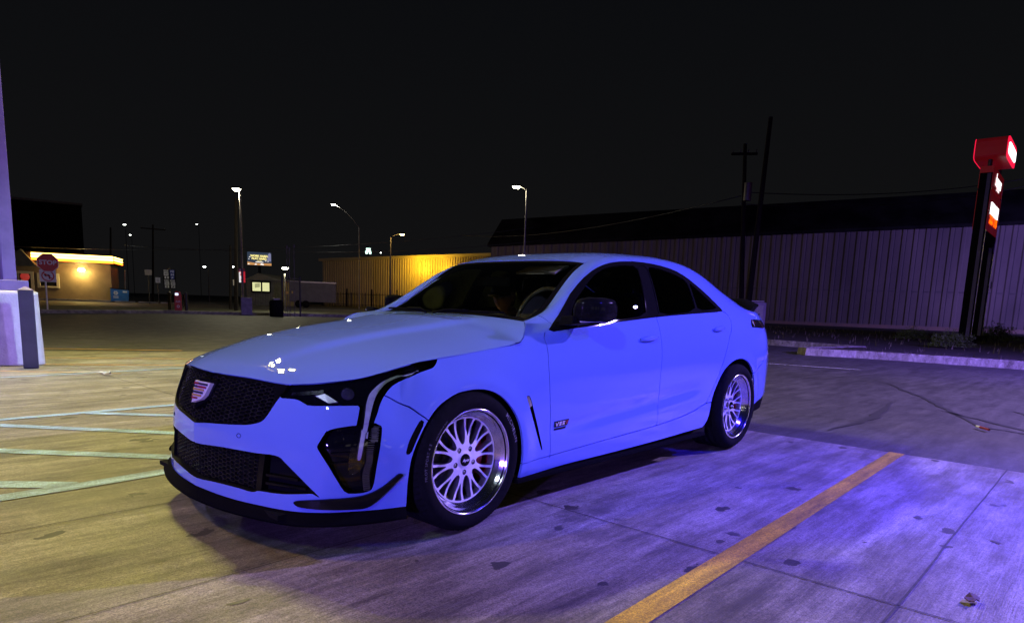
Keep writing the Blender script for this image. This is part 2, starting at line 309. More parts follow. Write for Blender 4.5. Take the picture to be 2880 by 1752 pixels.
for i in range(2600):
    x=rr.uniform(16.75,44); y=rr.uniform(-6,16)
    if y>2.2+ (x-16.4)*1.7: continue
    if rr.random()>.35+.6*(x<19): continue
    h=rr.uniform(.03,.10)*(1 if x<20 else 2.2); a=rr.uniform(0,6.28); w=.010*(1 if x<20 else 2.2)
    m.add([(x-w*math.cos(a),y-w*math.sin(a),.15),(x+w*math.cos(a),y+w*math.sin(a),.15),(x+rr.uniform(-.04,.04),y+rr.uniform(-.04,.04),.15+h)],[(0,1,2)])
tag(m.build('grass_tufts',pm('dry_grass',(.07,.07,.03),.8,noise=(8,(.12,.10,.06),.4,.6))),kind='stuff')
# ---- litter on the ground
def leafy(name,label,cat,c,r,col,n=9,seed=1,h=.02):
    q=random.Random(seed); m=MB(); P=[]
    for i in range(n):
        a=2*math.pi*i/n; k=r*q.uniform(.55,1.2); P.append((c[0]+k*math.cos(a)*1.5,c[1]+k*math.sin(a)))
    vs=[(x,y,q.uniform(.002,h)) for x,y in P]+[(c[0],c[1],h*.6)]; vs+=[(x,y,z+.004) for x,y,z in vs]; k=n+1
    m.add(vs,[(i,(i+1)%n,n) for i in range(n)]+[(k+i,k+n,k+(i+1)%n) for i in range(n)]+[(i,k+i,k+(i+1)%n,(i+1)%n) for i in range(n)])
    return tag(m.build(name,pm(name+'_stuff',col,.8,noise=(60,tuple(x*.6 for x in col),.4,.6))),label,cat)
leafy('dry_leaf','pale dry leaf lying on the concrete left of the car nose','leaf',(.585,6.211),.055,(.45,.42,.34),seed=3,h=.05)
leafy('dead_leaf','brown dead leaf on the concrete near the right bottom corner','leaf',gnd(2735,1690)[:2],.024,(.09,.045,.03),seed=5)
t=thing('cigarette_stub','white tipped red stub lying on the asphalt behind the car','litter',(5.62,-2.08,0))
MB().tube((.06,.045,.012),(-.045,-.04,.012),.010).build('paper',pm('stub_red',(.35,.03,.03),.6,noise=(40,(.25,.03,.03),.4,.6)),t)
MB().tube((.062,.047,.012),(.10,.078,.012),.011).build('tip',pm('stub_white',(.8,.8,.78),.6,noise=(40,(.7,.7,.7),.4,.6)),t)
# ================= street side =================
POLE=pm('weathered_steel_pole',(.16,.15,.14),.5,.5,noise=(6,(.10,.09,.085),.4,.6))
WOODP=pm('dark_timber_pole',(.010,.008,.007),.9,spec=.1,noise=(5,(.018,.014,.011),.4,.6,(6,6,.5)))
DKP=pm('black_pole',(.02,.02,.022),.5,noise=(9,(.03,.03,.03),.4,.6))
WHITE=pm('sign_white',(.72,.72,.70),.5,noise=(9,(.62,.62,.60),.4,.6))
SRED=pm('sign_red',(.55,.02,.03),.45,noise=(9,(.46,.02,.03),.4,.6))
SBLK=pm('sign_black',(.005,.005,.006),.8,spec=.1,noise=(9,(.008,.008,.009),.4,.6))
PURP=pm('violet_painted_steel',(.13,.09,.22),.5,.0,noise=(4,(.10,.07,.18),.4,.6))
def face_axes(p):
    "unit vectors right / toward camera for a flat sign standing at p"
    d=np.array([CC[0]-p[0],CC[1]-p[1],0]); d/=np.linalg.norm(d); r=np.array([-d[1],d[0],0]); return Vector(r),Vector(d)
def plate(p,w,h,t=.02,turn=0.):
    r,d=face_axes(p)
    if turn: R=Matrix.Rotation(turn,3,'Z'); r=R@r; d=R@d
    p=Vector(p)
    def fn(x,y,z=0): return p+r*x+Vector((0,0,y))+d*z
    m=MB(); m.prism([(-w/2,-h/2),(w/2,-h/2),(w/2,h/2),(-w/2,h/2)],lambda a,b:fn(a,b,-t),lambda a,b:fn(a,b,0)); return m,fn
# plinth + lamp post (near left)
PC=(-.02,8.30)
t=thing('concrete_plinth','rounded pale concrete base of the violet lamp post at the left edge','concrete base',(PC[0],PC[1],0))
prof=[(.0,0),(.425,0),(.425,.03),(.41,.5),(.40,.93),(.40,.965),(.37,.985),(0,.985)]
m=MB(); rs=[]
nn=48
for r_,z in prof:
    ring=[]
    for i in range(nn):
        a=2*math.pi*i/nn; c,s=math.cos(a),math.sin(a); k=1/(abs(c)**5+abs(s)**5)**.2; ring.append((r_*k*c,r_*k*s,z))
    rs.append(ring)
vs=[v for r_ in rs for v in r_]
m.add(vs,[(j*nn+i,j*nn+(i+1)%nn,(j+1)*nn+(i+1)%nn,(j+1)*nn+i) for j in range(len(prof)-1) for i in range(nn)],True)
PLM=pm('pale_painted_concrete',(.40,.40,.42),.8,noise=(5,(.33,.33,.35),.4,.65),bump=(40,.3))
o=m.build('concrete_block',PLM,t); o.rotation_euler=(0,0,math.radians(-8))
t=thing('lamp_post','tall square violet lamp post on its concrete base at the left edge','street lamp',(PC[0]+.10,PC[1],.985))
MB().box((0,0,.07),(.34,.50,.14)).build('base_cover',PURP,t,bevel=.01)
MB().box((0,0,4.0),(.155,.155,7.9)).build('pole',PURP,t,bevel=.008)
MB().tube((0,0,7.7),(.9,0,7.75),.04).tube((0,0,7.7),(.4,.35,7.75),.04).build('arm',PURP,t)
for dx,dy in ((.42,-.40),(.92,.05),(1.4,-.45)):
    MB().box((dx,dy-.05,7.74),(.40,.28,.08)).build('lamp_head',DKP,t,bevel=.01)
t=thing('bollard','black square post standing against the concrete base','bollard',(.10,7.52,0),math.radians(-12))
MB().box((0,0,.50),(.165,.165,1.0)).build('post',pm('dark_violet_black',(.030,.026,.045),.45,noise=(5,(.022,.02,.034),.4,.6)),t,bevel=.008)
MB().add([(-.085,-.085,1.0),(.085,-.085,1.0),(.085,.085,1.0),(-.085,.085,1.0),(0,0,1.05)],[(0,1,4),(1,2,4),(2,3,4),(3,0,4)]).build('cap',PURP,t)
# stop sign
d=29.5; b=at(134,873,d); b[2]=0
t=thing('stop_sign','red octagonal stop sign above a no left turn plate on a white pole','road sign',tuple(b))
def wpart(o,t):
    "parent an object that was built in world coordinates"
    o.parent=t; o.matrix_parent_inverse=(Matrix.Translation(Vector(t.location))@Matrix.Rotation(t.rotation_euler[2],4,'Z')).inverted(); return o
r,dd=face_axes(b)
pc=Vector(at(134,739,d)); 
wpart(MB().tube((b[0],b[1],0),(b[0],b[1],pc.z+.3),.032).build('pole',WHITE),t)
m,fn=plate(pc+dd*.05,.1,.1); oc=[(.41*math.cos(math.pi/8+i*math.pi/4)/math.cos(math.pi/8)*.95,.41*math.sin(math.pi/8+i*math.pi/4)/math.cos(math.pi/8)*.95) for i in range(8)]
wpart(MB().prism(oc,lambda a,b_:fn(a,b_,-.02),lambda a,b_:fn(a,b_,0)).build('octagon_border',WHITE),t)
wpart(MB().prism([(x*.94,y*.94) for x,y in oc],lambda a,b_:fn(a,b_,.001),lambda a,b_:fn(a,b_,.006)).build('octagon',SRED),t)
wpart(text_mesh('stop_lettering','STOP',.265,WHITE,lambda x,y,z:fn(x,y,.010),bold=.008),t)
pc=Vector(at(134.5,776,d)); m,fn2=plate(pc+dd*.05,.60,.52); wpart(m.build('turn_plate',WHITE),t)
def ringpoly(r0,r1,n=32):
    m=MB(); vs=[];
    for i in range(n):
        a=2*math.pi*i/n; vs+=[(r0*math.cos(a),r0*math.sin(a)),(r1*math.cos(a),r1*math.sin(a))]
    return vs,[(2*i,2*i+1,(2*i+3)%(2*n),(2*i+2)%(2*n)) for i in range(n)]
vs,fs=ringpoly(.235,.19); m=MB().add([fn2(x,y,.004) for x,y in vs],fs); m.prism([(-.17,.10),(-.14,.135),(.17,-.10),(.14,-.135)],lambda a,b_:fn2(a,b_,.005),lambda a,b_:fn2(a,b_,.009))
wpart(m.build('prohibition_ring',SRED),t)
wpart(MB().prism([(.03,-.13),(.085,-.13),(.085,.02),(.04,.06),(-.05,.06),(-.05,.11),(-.15,.03),(-.05,-.05),(-.05,.0),(.01,.0),(.03,-.02)][::-1],lambda a,b_:fn2(a,b_,.002),lambda a,b_:fn2(a,b_,.0035)).build('arrow',SBLK),t)
# ---- restaurant
D=62.
def wpt(px,py,d): return Vector(at(px,py,d))
STUC=pm('tan_stucco',(.20,.135,.075),.85,noise=(1.2,(.14,.095,.055),.35,.7),bump=(6,.3))
rl=wpt(-160,844,D-3); rrp=wpt(316,844,D+2); rl.z=rrp.z=0; ux=(rrp-rl).normalized(); Lw=(rrp-rl).length; uy=Vector((-ux.y,ux.x,0))
RT=thing('restaurant','low tan restaurant with glowing yellow roof band beyond the stop sign','building',tuple(rl),math.atan2(ux.y,ux.x))
def sx(px): # local x on the facade for a photo column
    v=at(px,800,1.)-CC; a=np.array([[ux.x,-v[0]],[ux.y,-v[1]]]); s_=np.linalg.solve(a,np.array([CC[0]-rl.x,CC[1]-rl.y])); return float(s_[0]),float(s_[1])
def sz(px,py):
    x,k=sx(px); v=at(px,py,1.)-CC; return CC[2]+v[2]*k/1. * 1.0
def szz(px,py):
    v=at(px,py,1.)-CC; a=np.array([[ux.x,-v[0]],[ux.y,-v[1]]]); s_=np.linalg.solve(a,np.array([CC[0]-rl.x,CC[1]-rl.y])); return float(s_[0]),float(CC[2]+v[2]*s_[1])
H=szz(250,742)[1]; HT=szz(250,716)[1]
MB().box((Lw/2,2.2,H/2),(Lw,4.4,H)).build('wall',STUC,RT)
MB().box((Lw/2,2.2,(H+HT)/2+.01),(Lw+.7,5.1,HT-H)).build('fascia',pm('roof_fascia',(.12,.05,.02),.6,noise=(3,(.08,.03,.02),.4,.6)),RT,bevel=.12,seg=3)
NY=em('neon_yellow',(1.0,.62,.12),9.); NO=em('neon_orange',(1.0,.16,.01),9.)
x0=szz(92,730)[0]
m1=MB(); m2=MB()
for z0,mm in ((.24,m2),(.50,m1),(.78,m1)):
    mm.tube((x0,-.42,H+z0*(HT-H)),(Lw+.32,-.42,H+z0*(HT-H)),.10); mm.tube((Lw+.42,-.3,H+z0*(HT-H)),(Lw+.42,4.2,H+z0*(HT-H)),.07)
    mm.tube((-1,-.42,H+z0*(HT-H)),(szz(14,730)[0],-.42,H+z0*(HT-H)),.07)
m1.build('neon_tube_yellow',NY,RT); m2.build('neon_tube_orange',NO,RT)
# porch gable, door and window
g=[szz(0,746),szz(64,702),szz(112,744)]; gx=[q[0] for q in g]; gz=[q[1] for q in g]
m=MB(); m.prism([(gx[0],gz[0]),(gx[2],gz[0]),(gx[1],gz[1])],lambda a,b_:(a,-.9,b_),lambda a,b_:(a,0,b_)); m.build('porch_gable',pm('gable_grey_green',(.16,.15,.10),.8,noise=(2,(.12,.11,.08),.4,.6)),RT)
CREAM=pm('cream_trim',(.55,.48,.34),.6,noise=(3,(.48,.42,.3),.4,.6)); NGL=pm('dark_window_glass',(.012,.013,.015),.08,spec=.8,noise=(2,(.02,.02,.02),.4,.6))
def opening(x0,x1,z0,z1,name,fr=.22):
    f=MB()
    for c,dm in (((x0+fr/2,-.06,(z0+z1)/2),(fr,.12,z1-z0)),((x1-fr/2,-.06,(z0+z1)/2),(fr,.12,z1-z0)),(((x0+x1)/2,-.061,z1-fr/2),(x1-x0-2*fr,.12,fr)),(((x0+x1)/2,-.061,z0+fr/2),(x1-x0-2*fr,.12,fr*.6))): f.box(c,dm)
    o=f.build(name+'_frame',CREAM,RT); MB().box(((x0+x1)/2,-.02,(z0+z1)/2),(x1-x0-2*fr,.04,z1-z0-2*fr)).build('pane',NGL,o); return o
a,b1=szz(104,768)[0],szz(166,768)[0]; opening(a,b1,szz(130,810)[1],szz(130,768)[1],'window')
a,b1=szz(8,764)[0],szz(94,764)[0]; dfr=opening(a,b1,0,szz(50,762)[1],'door')
MB().box(((a+b1)/2,-.05,1.2),(.12,.06,2.2)).build('mullion',CREAM,dfr)
q=szz(71,778); vs,fs=[],[]
MB().lathe([(0,-.10),(.36,-.10),(.36,-.06),(0,-.06)],24,'Y',(q[0],0,q[1])).build('red_round_notice',em('notice_red',(.6,.05,.04),.5),RT)
q=szz(60,747); MB().tube((q[0],-.8,q[1]),(q[0],-.8,q[1]+.08),.10).build('porch_downlight',em('downlight',(1,.85,.6),12),RT)
q=szz(231,761); MB().lathe([(0,-.10),(.22,-.06),(.30,.05),(.22,.16),(0,.2)],16,'Z',(q[0],-.35,q[1])).build('wall_lamp',em('flood_yellow',(1.0,.80,.30),60),RT)
l=bpy.data.lights.new('wall_lamp_light','POINT'); l.energy=340; l.color=(1,.76,.24); l.shadow_soft_size=.15; lo=bpy.data.objects.new('wall_lamp_light',l); COL.objects.link(lo); lo.parent=RT; lo.location=(q[0],-.75,q[1]-.1)
MB().box((Lw/2,-.5,.08),(Lw,1.0,.16)).build('walkway',KERBM,RT)
# taller dark block behind it
DB=wpt(110,838,95); DB.z=0; r,dd=face_axes(DB); tb=thing('dark_block','tall unlit flat roofed block behind the restaurant','building',tuple(DB),math.atan2(r.y,r.x))
zt=float(at(110,566,95)[2]); wl=(wpt(225,700,95)-wpt(-200,700,95)).length
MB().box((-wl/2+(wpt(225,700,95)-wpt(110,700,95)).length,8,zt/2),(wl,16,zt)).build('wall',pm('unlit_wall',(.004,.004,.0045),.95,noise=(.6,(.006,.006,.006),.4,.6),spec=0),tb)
MB().box((-wl/2+(wpt(225,700,95)-wpt(110,700,95)).length,8,zt+.15),(wl+.3,16.3,.3)).build('parapet',pm('parapet_grey',(.12,.11,.11),.8,noise=(1,(.09,.08,.08),.4,.6)),tb)
# blue recycling dumpster
p=wpt(338,842,64); p.z=0; r,dd=face_axes(p); t=thing('dumpster','blue recycling container with white flower emblem beside the restaurant','container',tuple(p),math.atan2(r.y,r.x))
BLU=pm('dumpster_blue',(.02,.16,.42),.45,emit=(.02,.16,.42),es=.0,noise=(3,(.018,.13,.36),.4,.6))
MB().prism([(-.76,.1),(.70,.1),(.76,1.15),(-.76,1.28)],lambda a,b_:(a,-.6,b_),lambda a,b_:(a,.6,b_)).build('body',BLU,t,bevel=.02)
MB().box((0,0,1.27),(1.6,1.3,.07),ry=.05).build('lid',SBLK,t)
m=MB()
for k in range(6):
    a=k*math.pi/3; m.lathe([(0,-.625),(.085,-.625),(.085,-.61),(0,-.61)],10,'Y',(-.34+.12*math.cos(a),0,.86+.12*math.sin(a)))
m.build('flower_emblem',WHITE,t)
for c_,d_,n_ in (((-.34,-.615,.55),(.42,.02,.07),'white_text_bar'),((-.34,-.615,.43),(.42,.02,.05),'white_text_bar'),((.42,-.615,1.0),(.36,.02,.16),'white_notice')): MB().box(c_,d_).build(n_,WHITE,t)
l=bpy.data.lights.new('dumpster_glow','POINT'); l.energy=60; l.color=(.9,.95,1); l.shadow_soft_size=.1; lo=bpy.data.objects.new('yard_lamp_light',l); COL.objects.link(lo); lo.location=p+Vector(dd)*3+Vector((0,0,3.0))
m=MB(); q=wpt(400,845,64); q.z=0
for k in range(3):
    a=q+Vector(r)*(-1.4+k*1.9); m=MB().box((0,0,.07),(1.7,.16,.13)); o=m.build('parking_stop',KERBM,bevel=.02); o.location=a; o.rotation_euler=(0,0,math.atan2(r.y,r.x)); tag(o,['pale concrete wheel stop nearest the blue container','middle pale concrete wheel stop right of the blue container','rightmost pale concrete wheel stop right of the blue container'][k],'wheel stop','wheel stops on the far lot')
# ---- street lamps
def street_lamp(name,label,px,base,top,d,hx,hy,col,power,es,headr=.16,pole=POLE,prad=(.075,.05),arm=True,polepx=None,light=True,group=None):
    "px: column of the pole; hx,hy: where the lamp shows; d: depth"
    b=Vector(at(px,base,d)); b.z=0; tp=Vector(at(polepx or px,top,d)); tp=Vector((b.x,b.y,tp.z)); h=Vector(at(hx,hy,d))
    t=thing(name,label,'street lamp',tuple(b),0,group)
    wpart(MB().tube(b,tp,prad[0],prad[1],10).build('pole',pole),t)
    if arm:
        k=[tp+(h-tp)*f+Vector((0,0,.25*math.sin(math.pi*f)*(h-tp).length*.4)) for f in (0,.25,.5,.75,1)]
        wpart(MB().path(k,prad[1]*.7,8).build('arm',pole),t)
    hd=MB().lathe([(0,.10),(headr*.7,.08),(headr*1.25,.0),(headr*1.3,-.03)],14,'Z',tuple(h)).build('lamp_head',DKP); wpart(hd,t)
    bl=MB().lathe([(0,-.02),(headr,-.035),(headr*.9,-.10),(headr*.4,-.15),(0,-.16)],14,'Z',tuple(h)).build('lamp_glass',em(name+'_glow',col,es)); wpart(bl,t)
    if light:
        l=bpy.data.lights.new('street_lamp_light','POINT'); l.energy=power; l.color=col; l.shadow_soft_size=headr; lo=bpy.data.objects.new('street_lamp_light',l); COL.objects.link(lo); lo.location=h+Vector((0,0,-.4))
    return t
WW=(1,.93,.62)
street_lamp('street_lamp','bright pale lamp on a tall pole above the small billboard',684,872,540,40,665,530,WW,900,60,.22)
street_lamp('street_lamp','bright pale lamp on a tall pole straight above the car roof',1468,900,535,44,1453,524,WW,260,60,.24)
street_lamp('street_lamp','small white lamp on a faint pole right of the billboard lamp',1010,870,640,70,937,574,(1,.98,.85),400,45,.20,prad=(.06,.045))
street_lamp('street_lamp','amber lamp on a curved arm in front of the yellow shed',1097,870,668,62,1131,658,(1,.55,.12),500,45,.20,pole=DKP,prad=(.11,.06))
street_lamp('street_lamp','low glaring lamp beside the pole racks',802,872,770,48,802,752,WW,350,60,.22,arm=False,prad=(.05,.05))
for px,py,d,lab,r_ in ((350,631,130,'distant white lamp above the left poles',.26),(366,660,160,'tiny distant lamp just below the left lamp',.20),(553,630,170,'faint far lamp left of the tall bright one',.16),(575,749,90,'small bright lamp low over the dark street',.20),(656,749,90,'tiny white lamp left of the red arrow sign',.10),(1071,710,130,'tiny white lamp over the yellow shed roof',.12)):
    street_lamp('distant_lamp',lab,px+(14 if r_>.15 else 6),850,py+10,d,px,py,(.95,1,.9),10,20,r_,pole=DKP,prad=(.07,.05),light=False,group='far lamps over the street')
# ---- utility poles on the left and wires
def upole(label,px,top,d,lean=0,cross=True,base=845,r=.14,mat=WOODP,cw=2.6,px2=None,fit=()):
    b=Vector(at(px,base,d)); b.z=0; tp=Vector(at(px2 if px2 else px,top,d))
    t=thing('utility_pole',label,'utility pole',tuple(b)); wpart(MB().tube(b,tp,r,r*.62,10).build('pole',mat),t)
    rr_,dd_=face_axes(b)
    if cross:
        c=tp-Vector((0,0,.5)); wpart(MB().box(tuple(c),(cw,.10,.12),rz=math.atan2(rr_.y,rr_.x)+.15).build('crossarm',mat),t)
        for k in (-.45,-.15,.15,.45): wpart(MB().tube(c+rr_*cw*k+Vector((0,0,.06)),c+rr_*cw*k+Vector((0,0,.22)),.035,.02,8).build('insulator',POLE),t)
    for f in fit:
        c=tp+Vector((0,0,-f)); wpart(MB().tube(c+rr_*.32-Vector((0,0,.45)),c+rr_*.32+Vector((0,0,.45)),.20,n=14).build('transformer',POLE),t)
    return t,tp
_,w1=upole('thin far utility pole left of the crossarm pole',311,640,80,cross=False)
_,w2=upole('utility pole with wide crossarm over the dark hillside',430,632,80)
_,w3=upole('dark utility pole left of the red arrow sign',664,560,46,cross=False,base=870)
_,w4=upole('slim timber pole beside the tan notice',648,690,50,cross=False,base=870,r=.10)
_,w5=upole('straight utility pole with transformer behind the car boot',2085,405,36,base=905,cross=True,cw=1.3,fit=(2.4,),px2=2096)
_,w6=upole('leaning utility pole crossing behind the car boot',2098,330,33,base=905,cross=False,r=.15,px2=2168)
_,w7=upole('short pale stub pole by the blue container',352,760,66,cross=False,base=845,r=.10,mat=POLE)
def wires(name,label,segs,mat=SBLK,r=.025,group=None):
    for i,(a,b,sag,lab) in enumerate(segs):
        a,b=Vector(a),Vector(b); P=[a+(b-a)*f-Vector((0,0,4*sag*f*(1-f))) for f in [k/14 for k in range(15)]]
        tag(MB().path(P,r,5).build(name,mat),lab,'cable',None,group)
WIREM=pm('cable_black',(.02,.02,.022),.5,noise=(4,(.03,.03,.03),.4,.6))
wires('overhead_cable','',[(wpt(-40,690,60),wpt(1500,640,75),1.2,'upper overhead cable crossing low over the yellow shed'),(wpt(350,690,60),wpt(1560,672,75),1.0,'lower overhead cable crossing over the yellow shed'),
 (wpt(1300,662,70),w5-Vector((0,0,2.6)),.8,'overhead cable from the car roof to the boot poles'),(w5-Vector((0,0,2.4)),wpt(2900,500,45),.5,'upper cable running right from the boot poles'),(w5-Vector((0,0,3.0)),wpt(2900,520,45),.6,'lower cable running right from the boot poles')],WIREM)
# ---- small street signs on the left
def sign_panel(name,label,cat,px,py,d,w,h,mat,base=860,pole=DKP,turn=0):
    c=Vector(at(px,py,d)); b=Vector((c.x,c.y,0)); t=thing(name,label,cat,tuple(b)); r,dd=face_axes(b)
    wpart(MB().tube(b-dd*.06,Vector((c.x,c.y,c.z+h/2))-dd*.06,.035).build('pole',pole),t)
    m,fn=plate(c,w,h,.02); wpart(m.build('plate',mat),t); return t,fn
TAN=pm('faded_sign_tan',(.42,.38,.30),.7,noise=(4,(.34,.30,.24),.4,.6),emit=(.42,.38,.30),es=.03)
GRY=pm('reflective_sign_grey',(.5,.5,.5),.6,noise=(4,(.42,.42,.42),.4,.6),emit=(.5,.5,.5),es=.035)
t,fn=sign_panel('notice_board','blank tan notice on a pole over the dark hillside','sign',417,766,60,.55,.48,TAN)
t,fn=sign_panel('speed_sign','small white speed sign reading 35','road sign',444,788,60,.38,.46,GRY); wpart(text_mesh('number','35',.22,SBLK,lambda x,y,z:fn(x,y-.06,.01)),t); wpart(text_mesh('heading','SPEED',.08,SBLK,lambda x,y,z:fn(x,y+.14,.01)),t)
t,fn=sign_panel('tan_notice','tan notice nailed to the slim timber pole','sign',660,795,49.5,.24,.40,TAN)
RB=pm('route_blue',(.03,.05,.25),.6,emit=(.03,.05,.25),es=.1,noise=(4,(.02,.04,.2),.4,.6))
c=Vector(at(477,785,52)); b=Vector((c.x,c.y,0)); t=thing('route_sign_cluster','cluster of highway route shields and arrows on a dark post','road sign',tuple(b))
_r,_d=face_axes(b); wpart(MB().tube(b-_d*.2,Vector((c.x,c.y,3.0))-_d*.2,.05).build('pole',DKP),t); k=52/1861.8
wpart(plate(tuple(c),31*k,52*k,.02)[0].build('backing',SBLK),t)
_,fn=plate(tuple(c),1,1)
for i,(cx_,cy_,w,h,mt,tx) in enumerate([(-8,23,11,4,GRY,'WEST'),(-8,14,11,10,GRY,'60'),(-7,4,10,6,GRY,'^'),(7,21,11,8,RB,'NJ'),(7,12,10,7,RB,'54'),(7,4,9,6,RB,'/'),(-8,-4,11,4,GRY,'SOUTH'),(-7,-12,11,9,GRY,'52'),(-7,-21,10,6,GRY,'^'),(7,-4,12,4,GRY,'NORTH'),(8,-12,11,9,GRY,'52'),(8,-21,10,6,GRY,'/')]):
    q,f2=plate(tuple(fn(cx_*k,cy_*k,.02)),w*k,h*k,.01); o=wpart(q.build('shield',mt),t)
    if tx not in '^/': 
        x_=text_mesh('shield_number',tx,(.22 if len(tx)<3 else .09),SBLK if mt is GRY else GRY,lambda x,y,z:f2(x,y,.012),bold=.004)
    else:
        a=.09; m=MB(); g_=[(0,a),(a*.8,0),(a*.3,0),(a*.3,-a),(-a*.3,-a),(-a*.3,0),(-a*.8,0)]
        if tx=='/': cs=math.cos(-.8); sn=math.sin(-.8); g_=[(x*cs-y*sn,x*sn+y*cs) for x,y in g_]
        m.prism(g_[::-1],lambda a_,b_:f2(a_,b_,.004),lambda a_,b_:f2(a_,b_,.012)); x_=m.build('shield_arrow',SBLK if mt is GRY else GRY)
    x_.parent=o
# air machine
p=wpt(502,878,35); p.z=.0; r,dd=face_axes(p); t=thing('air_machine','red tyre air machine with lit screen beside the far kerb','air machine',tuple(p),math.atan2(r.y,r.x))
MB().prism([(-.17,.15),(.17,.15),(.17,.95),(.12,1.12),(-.12,1.12),(-.17,.95)],lambda a,b_:(a,-.16,b_),lambda a,b_:(a,.16,b_)).build('body',SRED,t,bevel=.02)
MB().box((-.05,-.17,.98),(.15,.03,.11)).build('screen',em('lit_screen',(.5,.75,1),2.2),t)
text_mesh('air_lettering','AIR',.16,WHITE,lambda x,y,z:(x,-.168,y+.60),t); vs,fs=ringpoly(.07,.04,20); MB().add([(x,-.166,y+.36) for x,y in vs],fs).build('gauge_ring',WHITE,t)
MB().path([(.17,0,.9),(.30,-.02,.8),(.33,-.02,.5),(.24,-.02,.3),(.17,-.02,.6)],.02,8).build('hose',SBLK,t)
MB().box((0,0,.08),(1.1,.6,.15)).build('island_base',KERBM,t,bevel=.02)
p=wpt(525,878,35); p.z=0; t=thing('steel_post','dark steel guard post right of the air machine','post',tuple(p)); MB().tube((0,0,0),(0,0,1.05),.075).build('post',DKP,t); MB().lathe([(.075,1.05),(.05,1.10),(0,1.11)],14,'Z').build('cap',DKP,t)
p=wpt(478,878,35.5); p.z=0; t=thing('steel_post','dark steel guard post left of the air machine','post',tuple(p)); MB().tube((0,0,0),(0,0,1.05),.085).build('post',DKP,t); MB().lathe([(.085,1.05),(.06,1.10),(0,1.11)],14,'Z').build('cap',DKP,t)
# concrete block with lamp pole + red arrow sign
p=wpt(694,879,36); p.z=0; r,dd=face_axes(p); o=MB().box((0,0,.47),(.56,.56,.94)).build('concrete_block',pm('violet_grey_concrete',(.26,.23,.32),.8,noise=(4,(.19,.17,.24),.4,.6)),bevel=.04); o.location=p; o.rotation_euler=(0,0,math.atan2(r.y,r.x)); tag(o,'violet grey concrete lamp base on the far kerb','concrete base')
k=40/1861.8; c=Vector(at(681,779,40)); b=Vector((c.x,c.y,0)); t=thing('arrow_sign','red and white logo sign under an arrow panel on a thin pole','sign',tuple(b))
wpart(MB().tube(b,Vector((c.x,c.y,3.2)),.03).build('pole',POLE),t)
m,fn=plate(tuple(c),16*k,30*k,.05); wpart(m.build('logo_panel',pm('panel_red',(.6,.02,.03),.5,emit=(.6,.02,.03),es=.7,noise=(4,(.5,.02,.03),.4,.6)),),t)
PW=em('panel_white',(.9,.85,.85),.9)
wpart(MB().prism([(-8*k,-15*k),(-8*k,13*k),(-3*k,14*k),(-5*k,4*k),(0,2*k),(1*k,-3*k),(-4*k,-6*k),(-2*k,-15*k)][::-1],lambda a,b_:fn(a,b_,.005),lambda a,b_:fn(a,b_,.012)).build('white_swoosh',PW),t)
m,fn3=plate(tuple(Vector(at(680,759.5,40))),16*k,8*k,.04); wpart(m.build('arrow_panel',SRED),t)
wpart(MB().prism([(-7*k,0),(-3*k,3*k),(-3*k,1*k),(1*k,1*k),(1*k,-1*k),(-3*k,-1*k),(-3*k,-3*k)],lambda a,b_:fn3(a,b_,.005),lambda a,b_:fn3(a,b_,.012)).build('arrow',WHITE),t)
# billboard
k=150/1861.8; c=Vector(at(729.5,728,150)); b=Vector((c.x,c.y,0)); t=thing('billboard','lit dark billboard reading WORK HARD PLAY HARD','billboard',tuple(b))
wpart(MB().tube(b-face_axes(b)[1]*.9,c-face_axes(b)[1]*.9-Vector((0,0,1)),.30).build('post',DKP),t)
m,fn=plate(tuple(c),62*k,35*k,.4); wpart(m.build('panel',em('billboard_ground',(.030,.045,.075),1.0)),t)
BY=em('billboard_yellow',(1,.85,.30),1.3); BW=em('billboard_white',(1,.95,.9),1.2); BO=em('billboard_orange',(.75,.36,.12),.8); BP=em('billboard_violet',(.30,.30,.50),.7)
wpart(text_mesh('headline','WORK HARD.\nPLAY HARD.',.58,BY,lambda x,y,z:fn(x,y+.28,.05),bold=.03),t)
wpart(text_mesh('script_line','family',.42,BY,lambda x,y,z:fn(x,y-.42,.05),shear=.4),t)
wpart(MB().prism([(-31*k,-17.4*k),(31*k,-17.4*k),(31*k,-11*k),(10*k,-12*k),(-10*k,-12*k),(-31*k,-9*k)],lambda a,b_:fn(a,b_,.01),lambda a,b_:fn(a,b_,.03)).build('orange_band',BO),t)
m=MB()
for x,y,s_ in ((-28,-16,3),(-10,-16.5,3.5),(5,-16,4.5),(9,-16.5,3),(-25,3,2.5),(-27,-2,2.0),(16,-6,2.5),(22,-7,2)): m.prism([(x*k-s_*k,y*k-.02),(x*k+s_*k,y*k),(x*k+s_*k*.3,y*k+s_*k)],lambda a,b_:fn(a,b_,.05),lambda a,b_:fn(a,b_,.08))
m.box(tuple(fn(0,-9*k,.05)),(20*k,.02,2*k),rz=math.atan2(face_axes(b)[0].y,face_axes(b)[0].x)); wpart(m.build('white_shapes',BW),t)
wpart(MB().prism([(20*k,-5*k),(30*k,-6*k),(30*k,14*k),(26*k,17*k),(22*k,12*k)],lambda a,b_:fn(a,b_,.01),lambda a,b_:fn(a,b_,.04)).build('violet_figure_area',BP),t)
